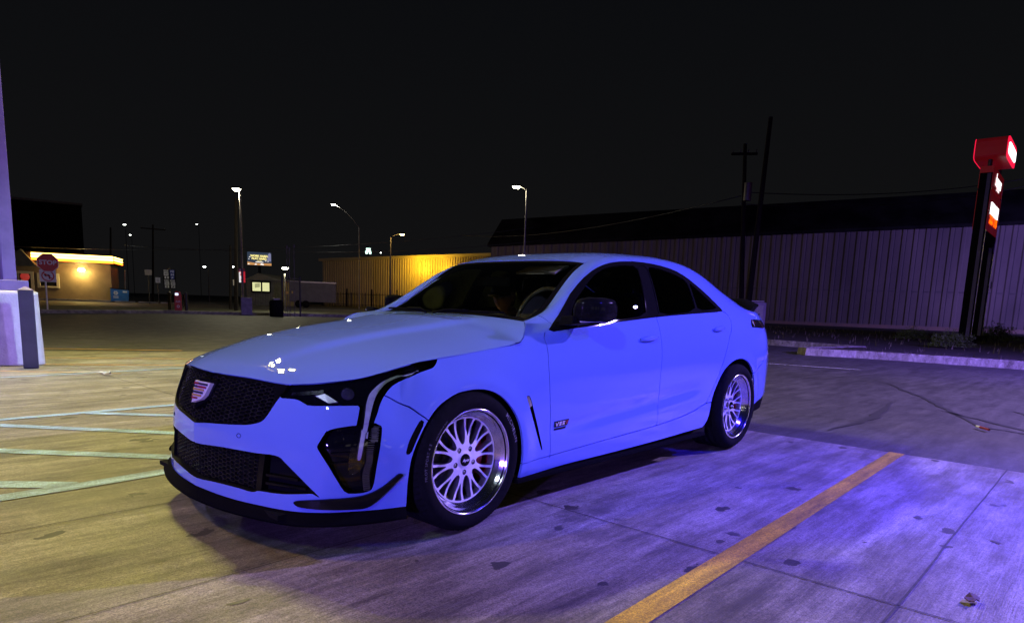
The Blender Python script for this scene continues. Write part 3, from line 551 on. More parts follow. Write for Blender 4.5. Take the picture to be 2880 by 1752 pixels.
# small shed with lit windows
SG=pm('ribbed_grey_green_steel',(.20,.21,.16),.6,.2,noise=(2,(.15,.16,.12),.4,.6))
def ribbed(L,H,pitch,dep=.06,y=0,x0=0,slope=0.):
    vs=[];fs=[];n=int(L/pitch)
    prof=[]
    for i in range(n): 
        x=x0+i*pitch; prof+=[(x,0),(x+pitch*.55,0),(x+pitch*.65,dep),(x+pitch*.9,dep)]
    prof.append((x0+n*pitch,0))
    for x,d_ in prof: vs+=[(x,y-d_,0),(x,y-d_,H+slope*(x-x0))]
    fs=[(2*i,2*i+2,2*i+3,2*i+1) for i in range(len(prof)-1)]
    return vs,fs
d=75; p0=wpt(695,842,d); p0.z=0; p1=wpt(797,842,d); p1.z=0; u=(p1-p0).normalized(); L_=(p1-p0).length; k=d/1861.8
t=thing('metal_shed','small grey green metal building with two lit yellow windows','building',tuple(p0),math.atan2(u.y,u.x)); zt=float(at(740,778,d)[2])
MB().add(*ribbed(L_,zt-.35,.28)).box((L_/2,3.2,(zt-.35)/2),(L_-.02,6.3,zt-.36)).build('wall',SG,t)
MB().prism([(-.2,zt-.42),(L_+.2,zt-.42),(L_*.35,zt+.35)],lambda a,b_:(a,-.3,b_),lambda a,b_:(a,6.6,b_)).build('roof',SG,t)
YW=em('lit_yellow_paper',(.75,.75,.38),1.0)
for a,b1 in ((711,735),(739,759)):
    x0,x1=(wpt(a,800,d)-p0).dot(u),(wpt(b1,800,d)-p0).dot(u); z0,z1=float(at(740,819,d)[2]),float(at(740,795,d)[2])
    f=MB()
    for c,dm in (((x0-.07,-.12,(z0+z1)/2),(.14,.1,z1-z0+.3)),((x1+.07,-.12,(z0+z1)/2),(.14,.1,z1-z0+.3)),(((x0+x1)/2,-.121,z1+.1),(x1-x0,.1,.2)),(((x0+x1)/2,-.121,z0-.1),(x1-x0,.1,.2))): f.box(c,dm)
    o=f.build('window_frame',SBLK,t); MB().box(((x0+x1)/2,-.10,(z0+z1)/2),(x1-x0,.05,z1-z0)).build('lit_pane',YW,o)
x0=(wpt(718,800,d)-p0).dot(u); x1=(wpt(732,800,d)-p0).dot(u); z0=float(at(740,812,d)[2]); m=MB()
for i in range(5): m.box((x0+(x1-x0)*i/5+.05,-.14,z0+.3+.02*i),(.05,.02,.45))
m.build('window_poster_marks',SBLK,t)
# vent rack by the pump: posts, rails and thin vent pipes
d=36; b=wpt(830,884,d); b.z=0; t=thing('vent_rack','rack of slim vent pipes and guard rails on the far kerb','vent pipes',tuple(b)); k=d/1861.8
rr_,dd_=face_axes(b)
for px,tp in ((806,695),(813,700),(826,692)): 
    q=Vector(at(px,tp,d)); m=MB().tube((q.x,q.y,0),q,.02).box(tuple(q),(.08,.08,.14)); wpart(m.build('vent_pipe',POLE),t)
for px,tp in ((793,778),(843,778)): q=Vector(at(px,tp,d)); wpart(MB().tube((q.x,q.y,0),q,.045).build('guard_post',DKP),t)
a,b2=Vector(at(793,783,d)),Vector(at(845,785,d)); wpart(MB().tube(a,b2,.03).tube(a-Vector((0,0,.15)),b2-Vector((0,0,.15)),.02).build('top_rail',POLE),t)
m=MB().box(tuple(at(807,823,d-.1)),(.14,.05,.13)).box(tuple(at(822,822,d-.1)),(.06,.05,.12)); wpart(m.build('warning_plates',pm('plate_yellow',(.7,.5,.08),.6,noise=(4,(.6,.4,.05),.4,.6))),t)
p=wpt(778,886,35); p.z=0; r,dd=face_axes(p); t=thing('litter_bin','black litter bin on the far kerb left of the pipe rack','bin',tuple(p)); MB().lathe([(0,0),(.34,0),(.36,.72),(.34,.80),(.30,.86),(0,.9)],20,'Z').build('body',SBLK,t); MB().box((-.1,-.1,.9),(.35,.3,.10)).build('lid',pm('bin_grey',(.35,.34,.3),.5,noise=(9,(.3,.3,.26),.4,.6)),t,bevel=.02)
# white van / trailer low behind the rack
d=70; p=wpt(880,843,d); p.z=0; r,dd=face_axes(p); t=thing('box_trailer','long low grey trailer parked left of the yellow shed','trailer',tuple(p),math.atan2(r.y,r.x))
MB().box((0,0,1.6),(4.6,2.2,2.0)).build('body',pm('trailer_grey',(.10,.10,.10),.6,noise=(2,(.08,.08,.08),.4,.6)),t,bevel=.05); MB().box((0,-1.12,2.62),(4.7,.06,.12)).build('white_rail',WHITE,t)
for x in (-1.4,-.7): MB().lathe([(0,-.12),(.38,-.12),(.38,.12),(0,.12)],18,'Y',(x,-1.0,.38)).build('wheel',SBLK,t)
# ---- yellow lit corrugated shed
d0,d1=112.,104.; p0=wpt(908,858,d0); p1=wpt(1378,858,d1); p0.z=p1.z=0; u=(p1-p0).normalized(); L_=(p1-p0).length
YS=pm('cream_corrugated_steel',(.60,.50,.30),.55,.1,noise=(.35,(.46,.38,.22),.35,.7))
t=thing('corrugated_shed','long corrugated shed glowing yellow behind the windscreen','building',tuple(p0),math.atan2(u.y,u.x)); zt0=float(at(908,728,d0)[2]); zt1=float(at(1378,712,d1)[2])
MB().add(*ribbed(L_,zt0-.35,.42,.16,slope=(zt1-zt0)/L_)).build('wall',YS,t)
MB().prism([(0,0),(L_,0),(L_,zt1-.4),(0,zt0-.4)],lambda a,b_:(a,.1,b_),lambda a,b_:(a,18,b_)).build('core',YS,t)
m=MB(); m.prism([(-.4,zt0-.42),(L_+.1,zt1-.42),(L_+.1,zt1),(-.4,zt0)],lambda a,b_:(a,-.55,b_),lambda a,b_:(a,18.2,b_)); m.build('roof',YS,t)
xs=(wpt(1189,800,108)-p0).dot(u); MB().box((xs,-.24,zt0/2),(.22,.14,zt0-.5)).build('downpipe',YS,t)
sgx=(wpt(1262,749,108)-p0).dot(u); MB().box((sgx,-.35,4.6),(1.4,.15,1.0)).build('dark_vent',SBLK,t); MB().box((sgx-1.6,-.35,4.1),(.9,.12,.5)).build('red_plate',SRED,t)
for px,pw in ((1168,900),(1228,620)):
    l=bpy.data.lights.new('wall_flood_light','POINT'); l.energy=pw; l.color=(1,.60,.03); l.shadow_soft_size=.2; lo=bpy.data.objects.new('wall_flood_light',l); COL.objects.link(lo); q=wpt(px,722,104.6 if px<1200 else 103.6); lo.location=(q.x,q.y,zt0-1.0)
# iron fence in front of it
p0=wpt(905,862,96); p1=wpt(1340,868,88); p0.z=p1.z=0; u=(p1-p0).normalized(); L_=(p1-p0).length
t=thing('iron_fence','black iron picket fence in front of the yellow shed','fence',tuple(p0),math.atan2(u.y,u.x)); m=MB()
for i in range(int(L_/.45)): m.box((i*.45,0,1.0),(.05,.05,2.0+(.0)))
m.build('pickets',SBLK,t); MB().box((L_/2,0,1.75),(L_,.06,.06)).box((L_/2,0,.3),(L_,.06,.06)).build('rails',SBLK,t)
for i in range(0,int(L_/4)): MB().box((i*4+.2,.02,1.25),(.14,.12,2.5)).build('fence_post',SBLK,t)
# green lit sign above its roof
c=Vector(at(1036,710,140)); t=thing('green_sign','small white and green lit sign over the shed roof','sign',(c.x,c.y,0)); wpart(MB().tube((c.x,c.y,0),c,.15).build('post',DKP),t)
GW=em('green_white',(.65,1,.85),3); m,fn=plate(tuple(c+Vector((0,0,.2))),1.25,.75,.3); 
m2_=MB().prism([(-.62,-.55),(.62,-.55),(.70,0),(.45,.18),(.25,.30),(.5,.42),(.5,.72),(-.5,.72),(-.5,.42),(-.25,.30),(-.45,.18),(-.70,0)],lambda a,b_:fn(a*.9,b_*.9,-.2),lambda a,b_:fn(a*.9,b_*.9,0)); wpart(m2_.build('lit_face',GW),t)
# ---- big warehouse on the right
A=Vector((66.9,21.0,0)); B=Vector((70.9,9.8,0)); u=(B-A).normalized(); _v=at(1379,800,1.)-CC; _m=np.array([[u.x,-_v[0]],[u.y,-_v[1]]]); WL0=-float(np.linalg.solve(_m,np.array([CC[0]-A.x,CC[1]-A.y]))[0]); A0=A-u*WL0; LW=WL0+62; WSL=.035
WAR=pm('dusty_corrugated_cladding',(.20,.165,.16),.8,.0,spec=.1,noise=(.22,(.11,.095,.095),.35,.7,(1,1,.4)))
WROOF=pm('dark_warehouse_roof',(.006,.006,.0065),.95,spec=.02,noise=(.3,(.018,.018,.018),.4,.6))
t=thing('warehouse','huge corrugated warehouse washed in violet light behind the car','building',tuple(A0),math.atan2(u.y,u.x))
MB().add(*ribbed(LW,7.8,.95,.10,slope=WSL)).build('wall',WAR,t)
m=MB()
for i in range(int(LW/.95)):
    if random.random()<.92: m.box((i*.95+.02,-.015,(7.8+WSL*i*.95)/2),(.05,.03,7.8+WSL*i*.95-.05))
m.build('panel_seams',pm('seam_shadow',(.05,.045,.05),.8,noise=(3,(.07,.06,.06),.4,.6)),t)  # dark strips marking the seams between cladding sheets
MB().box((LW/2,-.05,3.55),(LW,.05,.06)).build('girt_line',pm('girt',(.10,.09,.1),.8,noise=(3,(.08,.07,.08),.4,.6)),t)
MB().box((LW/2,-.14,.18),(LW,.12,.36)).build('base_flashing',pm('base_rust',(.26,.17,.13),.8,noise=(1,(.2,.15,.13),.4,.6)),t)
m=MB(); m.prism([(0,0),(22,0),(22,7.6),(0,7.6)],lambda a,b_:(.2,a+.2,b_),lambda a,b_:(LW,a+.2,b_+(WSL*LW if b_>0 else 0))); m.build('core',WROOF,t)
m=MB(); m.prism([(-.5,7.72),(23,7.72),(23,11.3),(3.5,11.3),(-.5,8.0)],lambda a,b_:(-.3,a,b_),lambda a,b_:(LW,a,b_+WSL*LW)); m.build('roof',WROOF,t)
# utility cabinet behind the boot
p=wpt(2118,915,36); p.z=.1; r,dd=face_axes(p); t=thing('utility_cabinet','pale lilac electrical cabinet just behind the rear spoiler','cabinet',tuple(p),math.atan2(r.y,r.x)+.5)
MB().box((0,0,.75),(.95,.7,1.5)).build('body',pm('cabinet_lilac',(.55,.50,.62),.5,noise=(2,(.48,.44,.55),.4,.6)),t,bevel=.02); MB().box((-.2,0,1.56),(1.0,.8,.06)).build('lid',WHITE,t); MB().box((.1,-.36,.8),(.4,.03,1.1)).build('door',WHITE,t)
p=wpt(2088,910,34.5); p.z=0; t=thing('marker_post','round violet marker post left of the pale cabinet','post',tuple(p)); MB().tube((0,0,0),(0,0,1.55),.085).build('shaft',PURP,t); MB().lathe([(.085,1.55),(.07,1.62),(0,1.65)],14,'Z').build('cap',PURP,t)
# ---- fuel price pylon
c=gnd(2715,966); t=thing('price_pylon','tall two legged fuel price sign with red panels at the right edge','sign',(29.7,2.75,0.15)); base=Vector((29.7,2.75,.15))
PYD=29.7
def atd(px,py,d): return Vector(at(px,py,d))
_rh=Vector((CR[0],CR[1],0)).normalized(); _fh=Vector((CF[0],CF[1],0)).normalized()
pu=(_rh*.66+_fh*.75).normalized(); pw=Vector((pu.y,-pu.x,0)); rz=math.atan2(pu.y,pu.x)
L1=atd(2710,968,26.6); L1.z=0; L2=L1+pu*3.3
hz=lambda px,py,d: float(at(px,py,d)[2])
top1=hz(2766,486,26.5); 
COLM=pm('brushed_violet_column',(.10,.09,.14),.28,.7,noise=(3,(.07,.06,.10),.4,.6)); TRIM=pm('bright_column_trim',(.50,.42,.55),.25,.8,noise=(3,(.4,.35,.45),.4,.6))
sw=(L2-L1).length
for i,(L_,label) in enumerate(((L1,'near'),(L2,'far'))):
    wpart(MB().box((L_.x,L_.y,top1/2),(.36,.40,top1),rz=rz).build('leg',SBLK),t)
    e=L_+pw*.10-pu*.19; wpart(MB().box((e.x,e.y,top1/2),(.03,.12,top1-.05),rz=rz).build('leg_strip',PURP),t); e=L_+pw*.21-pu*.10; wpart(MB().box((e.x,e.y,top1/2),(.06,.03,top1-.05),rz=rz).build('leg_trim',TRIM),t)
    wpart(MB().box((L_.x,L_.y,.20),(.50,.8,.4),rz=rz).build('footing',KERBM if 0 else SBLK),t)
e=L2+pw*.27; wpart(MB().box((e.x,e.y,2.55),(.22,.03,.28),rz=rz).build('meter_plate',PURP),t)
PR=pm('pylon_red',(.42,.02,.03),.45,emit=(.5,.01,.02),es=.10,noise=(2,(.36,.02,.03),.4,.6)); PRL=em('pylon_red_lit',(1.0,.01,.06),1.1)
cx=(L1+L2)/2-pu*.15
def panel(z0,z1,w,th,mat,name,off=0.): 
    c_=cx+pu*off; return wpart(MB().box((c_.x,c_.y,(z0+z1)/2),(w,th,z1-z0),rz=rz).build(name,mat),t)
zA,zB,zC_,zD_=hz(2778,484,27.5),hz(2778,545,27.5),hz(2775,548,27.5),hz(2772,655,27.5)
panel(zB+.03,zA,3.3,.44,PR,'grade_panel'); panel(zD_,zC_,3.3,.44,PR,'price_panel'); panel(zD_-.45,zD_-.02,2.6,.4,SBLK,'bottom_cover')
def onface(x,z,off=.0): return cx+pw*(.22+off)+pu*x+Vector((0,0,z))
sgn=1 if pu.dot(Vector(CR))>0 else -1
print('pylon spacing',sw)
def ftxt(name,body,size,x,z,mat,shear=0,bold=0.,sq=1.0): 
    o=text_mesh(name,body,size,mat,lambda a,b_,c_:onface(sgn*a*sq+x,z+b_,.02),shear=shear,bold=bold); wpart(o,t); return o
PWH=em('pylon_white',(1,.98,1),2.6); PLED=em('price_led_orange',(1,.10,.0),3.2)
ftxt('script_logo','happys',.62,.0,(zA+zB)/2+.02,PWH,.3,.02)
m=MB(); 
for x in (-.62,.62):
    p_=onface(x,zC_-.62,.01); m.box(tuple(p_),(1.0,.03,.44),rz=rz)
wpart(m.build('grade_plates',PWH),t)
ftxt('price_digits','355 176',.86,.0,zD_+.55,PLED,0,.02,.80)
z0,z1=hz(2788,452,27.5),hz(2788,408,27.5); 
wpart(MB().tube(L1+Vector((0,0,top1-.1))+pu*.4,L1+Vector((0,0,z0+.2))+pu*.4,.08).tube(L2+Vector((0,0,top1-.1)),L2+Vector((0,0,z0+.2)),.08).build('neck',COLM),t)
zc=(z0+z1)/2; hh=(z1-z0)/2+.12
oval=[(1.45*math.copysign(abs(math.cos(a))**.30,math.cos(a)),hh*math.copysign(abs(math.sin(a))**.30,math.sin(a))) for a in [2*math.pi*i/40 for i in range(40)]]
m=MB(); m.prism(oval,lambda a,b_:cx+pu*a+pw*.50+Vector((0,0,zc+b_)),lambda a,b_:cx+pu*a-pw*.50+Vector((0,0,zc+b_))); wpart(m.build('header_box',PR),t)
m=MB(); m.prism(oval,lambda a,b_:cx+pu*a+pw*.505+Vector((0,0,zc+b_)),lambda a,b_:cx+pu*a+pw*.53+Vector((0,0,zc+b_))); m.prism(oval,lambda a,b_:cx+pu*a-pw*.505+Vector((0,0,zc+b_)),lambda a,b_:cx+pu*a-pw*.53+Vector((0,0,zc+b_))); wpart(m.build('header_face',PRL),t)
m=MB(); m.prism([(x*.80,y*.52) for x,y in oval],lambda a,b_:cx+pu*a+pw*.532+Vector((0,0,zc+b_)),lambda a,b_:cx+pu*a+pw*.56+Vector((0,0,zc+b_))); wpart(m.build('header_lettering_glow',PWH),t)
# ---- shrubs
LEAF=pm('shrub_leaf',(.055,.085,.022),.7,noise=(9,(.085,.12,.03),.35,.65)); TWIG=pm('shrub_twig',(.03,.022,.015),.9,noise=(9,(.04,.03,.02),.4,.6))
def shrub(label,c,rx,ry,h,n,seed,leaf=.03):
    q=random.Random(seed); t=thing('shrub',label,'shrub',tuple(c),0,'shrubs in the planting bed'); m=MB()
    for i in range(n):
        a=q.uniform(0,6.28); e=math.acos(q.uniform(0,1)); k=q.uniform(.55,1.0)*(1+.18*math.sin(5*a+seed)+.12*math.sin(9*e))
        p=Vector((rx*k*math.sin(e)*math.cos(a),ry*k*math.sin(e)*math.sin(a),h*(.12+.88*k*math.cos(e))))
        u=Vector((q.gauss(0,1),q.gauss(0,1),q.gauss(0,1))).normalized(); w=u.orthogonal().normalized(); s_=leaf*q.uniform(.6,1.4)
        m.add([p-u*s_,p+w*s_*.35,p+u*s_,p-w*s_*.35],[(0,1,2,3)])
    m.build('foliage',LEAF,t); b=MB()
    for i in range(14):
        a=q.uniform(0,6.28); k=q.uniform(.3,.8); b.tube((0,0,0),(rx*k*math.cos(a),ry*k*math.sin(a),h*q.uniform(.5,.9)),.012,.004,5)
    b.build('stems',TWIG,t)
shrub('round yellow green shrub nearest the kerb below the price sign',(*gnd(2670,993)[:2],.15),.62,.62,.52,2600,2)
shrub('smaller yellow green shrub left of the price sign',(*gnd(2562,966)[:2],.15),.62,.62,.50,2000,4,.035)
shrub('shrub half hidden behind the price sign leg',(*(atd(2798,955,29)[:2]),.15),.75,.75,.75,1600,9,.05)
# ---------- smooth spline surfaces for the car body ----------
class Surf:
    def __init__(self,net,ks=None,kt=None):
        self.net=np.array(net,float)                 # rows (t) x cols (s) x 3
        def kn(d): d=np.maximum(d,.02); return np.concatenate([[0],np.cumsum(d)])
        self.ks=kn(np.linalg.norm(np.diff(self.net,axis=1),axis=2).mean(0)) if ks is None else np.array(ks,float)
        if kt is None:
            L=np.linalg.norm(np.diff(self.net,axis=0),axis=2); self.kt=kn(np.array([l[l>.02].mean() if (l>.02).any() else .05 for l in L]))
        else: self.kt=np.array(kt,float)
        self.Ms,self.Mt=_nat(self.ks),_nat(self.kt)
        self.bump=None
    def raw(self,s,t):
        return np.einsum('ni,nj,ijk->nk',_basis(self.kt,self.Mt,t),_basis(self.ks,self.Ms,s),self.net)
    def __call__(self,s,t):
        s=np.atleast_1d(np.asarray(s,float)); t=np.atleast_1d(np.asarray(t,float))
        P=self.raw(s,t)
        if self.bump is not None: P=P+self.bump(P,s,t)
        return P
    def normal(self,s,t,sign=1):
        e=2e-3; s=np.asarray(s,float); t=np.asarray(t,float)
        s0,s1=np.clip(s-e,self.ks[0],self.ks[-1]),np.clip(s+e,self.ks[0],self.ks[-1])
        t0,t1=np.clip(t-e,self.kt[0],self.kt[-1]),np.clip(t+e,self.kt[0],self.kt[-1])
        n=np.cross(self(s1,t)-self(s0,t),self(s,t1)-self(s,t0)); l=np.linalg.norm(n,axis=1,keepdims=True)
        return sign*n/np.maximum(l,1e-12)

def _I(x,xs,ys): return float(np.interp(x,xs,ys))
def _S(x,xs,ys):
    k=np.array(xs,float); return float((_basis(k,_nat(k),np.array([float(x)]))@np.array(ys,float))[0])
# ---- side net: rows 0..10 = sill, door foot, lower door, mid, upper, shoulder, belt / hood edge, then pillar rows to the roof edge
def side_net():
    cols=[]
    # nose + corner: list of (x,y,z) rows 0..6
    N=[
     # y      x r0   r1    r2    r3    r4    r5    r6    ytop ztop
     (0.00,-.866,-.866,-.864,-.862,-.838,-.806,-.778, 0.00,.686),
     (0.15,-.856,-.856,-.852,-.850,-.828,-.797,-.769, .150,.688),
     (0.32,-.832,-.832,-.826,-.822,-.800,-.768,-.742, .320,.687),
     (0.48,-.788,-.784,-.774,-.766,-.745,-.716,-.700, .480,.680),
     (0.60,-.742,-.732,-.718,-.710,-.694,-.672,-.650, .565,.684),
     (0.69,-.672,-.666,-.658,-.652,-.634,-.606,-.575, .630,.694),
     (0.76,-.572,-.566,-.562,-.560,-.545,-.520,-.478, .690,.709),
     (0.81,-.470,-.470,-.468,-.466,-.452,-.430,-.380, .735,.737),
     (0.84,-.372,-.372,-.370,-.368,-.355,-.340,-.287, .765,.762)]
    zr=[.187,.285,.378,.455,.555,.632]
    for y,x0,x1,x2,x3,x4,x5,x6,yt,zt in N:
        f=[1.0,1.0,1.0,1.0,.985,.955]; u=y-yt
        zz=zr
        c=[(x0,y,zz[0]),(x1,y+.004*(y>.5),zz[1]),(x2,y+.006*(y>.5),zz[2]),(x3,y+.006*(y>.5),zz[3]),(x4,y-.25*u,zz[4]),(x5,y-.58*u,zz[5]),(x6,yt,zt)]
        c+= [c[6]]*4
        cols.append(c)
    def lower(x):
        z0=_I(x,[-.4,.3,.65,1.6,2.2,2.9,3.4,3.7],[.175,.182,.20,.210,.224,.235,.245,.26])
        z1=_S(x,[-.4,.3,1.1,1.84,2.3,3.0,3.7],[.272,.268,.303,.342,.38,.38,.37])
        w=_S(x,[-.4,0,.5,1.0,1.7,2.2,2.776,3.2,3.5,3.7],[.842,.856,.866,.874,.876,.872,.866,.842,.775,.69])
        return z0,z1,w
    def belt(x): return _S(x,[-.25,-.137,.0,.153,.342,.526,1.1,1.58,2.04,2.48,2.9,3.3,3.7],[.768,.785,.800,.817,.842,.889,.944,.978,1.004,1.026,1.035,1.03,1.00])
    def bely(x): return _S(x,[-.25,-.137,0,.15,.34,.526,1.1,1.6,2.04,2.48,2.9,3.3,3.5,3.7],[.772,.788,.792,.795,.802,.818,.822,.82,.812,.79,.755,.70,.66,.58])
    T={-.13:None,.0:None,.15:None,.30:None,
       .42:(.43,.735,.925),.55:(.575,.64,.946),.70:(.70,.626,.978),.90:(.86,.60,1.080),1.12:(1.06,.567,1.222),1.40:(1.34,.545,1.326),1.75:(1.75,.540,1.362),
       2.10:(2.13,.545,1.360),2.42:(2.48,.55,1.298),2.74:(2.80,.565,1.180),3.00:(3.03,.585,1.105),3.22:(3.24,.605,1.048)}
    BU={.42:.01,.55:.02,.70:.035,.90:.05,1.12:.058,1.40:.062,1.75:.062,2.10:.060,2.42:.055,2.74:.045,3.0:.03,3.22:.015}
    for x in [-.28,-.13,.0,.15,.30,.42,.55,.70,.90,1.12,1.40,1.75,2.10,2.42,2.74,3.0,3.22,3.42,3.58]:
        z0,z1,w=lower(x); zb=belt(x); yb=bely(x)
        zs=[z0,z1]; H=zb-z1
        ys=[w-.022,w-.004]
        for fz,fy in ((.22,.0),(.45,.02),(.68,.16),(.86,.52)):
            zs.append(z1+H*fz); ys.append(w-(w-yb)*fy)
        zs.append(zb); ys.append(yb)
        c=[(x,ys[i],zs[i]) for i in range(7)]
        t=T.get(x)
        if t is None: c+=[c[6]]*4 if x<1 else [c[6]]*4
        else:
            a=np.array(c[6]); b=np.array(t); d=b-a; nrm=np.array([0,-d[2],d[1]]); nrm=-nrm if nrm[1]<0 else nrm; nrm/=max(np.linalg.norm(nrm),1e-6)
            for f,g in ((.30,.62),(.60,1.0),(.84,.88)): c.append(tuple(a+d*f+nrm*BU[x]*g))
            c.append(tuple(b))
        if x>3.3:
            e=np.array([x+.02,{3.42:.620,3.58:.60}[x],{3.42:1.036,3.58:1.030}[x]]); a=np.array(c[6])
            c=c[:7]+[tuple(a+(e-a)*f) for f in (.3,.6,.85,1)]
        cols.append(c)
    # tail corner and rear face
    for y,xs,yt,zt,xt in [(.68,(3.66,3.70,3.73,3.74,3.71,3.68,3.66),.55,1.02,3.68),(.56,(3.74,3.78,3.81,3.83,3.81,3.78,3.75),.45,1.035,3.76),(.32,(3.80,3.84,3.87,3.885,3.865,3.84,3.80),.28,1.04,3.81),(0,(3.81,3.85,3.88,3.895,3.88,3.85,3.81),0,1.045,3.82)]:
        zz=(.27,.37,.47,.57,.73,.88,.97)
        c=[(xs[i],y*(1 if i<5 else .97 if i==5 else .92),zz[i]) for i in range(7)]
        a=np.array(c[6]); e=np.array([xt,yt,zt]); c+=[tuple(a+(e-a)*f) for f in (.3,.6,.85,1)]
        cols.append(c)
    A=np.array(cols).transpose(1,0,2); A[:,:,1]*=-1
    return A
def flare(P,s,t):
    D=np.zeros_like(P)
    for cx,R in ((0.0,.352),(2.776,.356)):
        r=np.hypot(P[:,0]-cx,P[:,2]-.325)
        g=np.exp(-((r-R)/.055)**2)*np.clip((P[:,2]-.12)/.1,0,1)*(P[:,2]<.8)
        D[:,1]-=.012*g
    # soft swage along the lower doors
    u=np.clip((P[:,0]-.6)/1.6,0,1); zc=.40+.12*u
    g=np.exp(-((P[:,2]-zc)/.045)**2)*np.clip((P[:,0]-.45)/.5,0,1)*np.clip((2.25-P[:,0])/.3,0,1)
    D[:,1]+=.010*g
    return D
SIDE=Surf(side_net()); SIDE.bump=flare
# ---- hood: rows a (front->cowl), cols b (centre->edge)
HT6=float(SIDE.kt[6])
def hood_net():
    st=[(.522,HT6),(.62,HT6),(.72,HT6),(.83,HT6),(.95,HT6),(1.15,HT6),(1.36,HT6),(1.56,HT6),(1.69,HT6),(1.748,.708),(1.802,.825),(1.856,.905)]
    sd=SIDE([p[0] for p in st],[p[1] for p in st]); fr=SIDE(np.linspace(0,.522,6),np.full(6,HT6))
    cx=[-.778,-.71,-.62,-.50,-.37,-.16,.03,.20,.33,.42,.485,.535]
    czx=[-.778,-.70,-.60,-.48,-.35,-.10,.06,.22,.34,.44,.54]; czz=[.688,.735,.773,.802,.826,.868,.891,.915,.935,.951,.965]
    B=[0,.22,.45,.68,.86,1.0]; net=[]
    for i in range(12):
        row=[]; cz=_I(cx[i],czx,czz)
        for j,b in enumerate(B):
            if i==0:
                t=b*.522; p=SIDE([t],[HT6])[0]; row.append((p[0],p[1],p[2]))
            else:
                x=cx[i]+(sd[i,0]-cx[i])*b**2.2; g=b**(2.6 if i<9 else 2.2); row.append((x,sd[i,1]*b,cz+(sd[i,2]-cz)*g))
        net.append(row)
    A=np.array(net); A[0,-1]=sd[0]; return A
def dome(P,s,t):
    D=np.zeros_like(P); ay=np.abs(P[:,1]); f=np.clip((P[:,0]+.75)/.35,0,1)
    c=.30+.10*np.clip((P[:,0]+.6)/1.0,0,1)
    D[:,2]+=.019*f/(1+np.exp((ay-c)/.015))*np.clip((.50-P[:,0])/.2,0,1)
    return D
HOOD=Surf(hood_net()); HOOD.bump=dome
# ---- windscreen, roof, rear glass, deck (rows centre->edge are columns)
def patch(rows): return Surf(np.array([[(x,-y,z) for x,y,z in r] for r in rows]))
WS=patch([
 [(.50,0,.945),(.505,.22,.945),(.525,.42,.944),(.552,.56,.943),(.575,.64,.944)],
 [(.62,0,1.040),(.625,.21,1.038),(.645,.40,1.030),(.675,.53,1.004),(.70,.626,.978)],
 [(.80,0,1.155),(.805,.205,1.152),(.825,.38,1.143),(.845,.51,1.110),(.86,.60,1.080)],
 [(.97,0,1.242),(.975,.20,1.240),(.99,.36,1.234),(1.02,.48,1.222),(1.06,.567,1.222)],
 [(1.11,0,1.298),(1.112,.19,1.297),(1.125,.36,1.294),(1.145,.49,1.288),(1.168,.555,1.280)]])
ROOF=patch([
 [(1.11,0,1.299),(1.112,.19,1.298),(1.125,.36,1.295),(1.145,.49,1.288),(1.168,.555,1.277)],
 [(1.36,0,1.354),(1.36,.19,1.353),(1.36,.36,1.348),(1.35,.48,1.338),(1.34,.545,1.326)],
 [(1.75,0,1.387),(1.75,.19,1.386),(1.75,.36,1.381),(1.75,.48,1.372),(1.75,.540,1.362)],
 [(2.13,0,1.386),(2.13,.19,1.385),(2.13,.36,1.380),(2.13,.48,1.371),(2.13,.545,1.360)],
 [(2.50,0,1.342),(2.50,.19,1.340),(2.50,.36,1.333),(2.49,.48,1.316),(2.48,.550,1.298)]])
RW=patch([
 [(2.50,0,1.342),(2.50,.19,1.340),(2.50,.36,1.333),(2.49,.48,1.316),(2.48,.550,1.298)],
 [(2.85,0,1.235),(2.85,.19,1.233),(2.84,.36,1.222),(2.82,.49,1.200),(2.80,.565,1.180)],
 [(3.08,0,1.150),(3.08,.19,1.148),(3.07,.36,1.140),(3.05,.50,1.122),(3.03,.585,1.105)],
 [(3.28,0,1.074),(3.28,.19,1.073),(3.27,.38,1.068),(3.255,.52,1.058),(3.24,.605,1.048)]])
DECK=patch([
 [(3.28,0,1.074),(3.28,.19,1.073),(3.27,.38,1.068),(3.255,.52,1.058),(3.24,.605,1.048)],
 [(3.46,0,1.068),(3.46,.2,1.066),(3.45,.40,1.058),(3.445,.54,1.046),(3.44,.620,1.036)],
 [(3.64,0,1.064),(3.64,.2,1.062),(3.63,.38,1.054),(3.61,.52,1.040),(3.60,.60,1.030)],
 [(3.82,0,1.045),(3.815,.15,1.044),(3.81,.28,1.040),(3.76,.45,1.035),(3.68,.55,1.02)]])
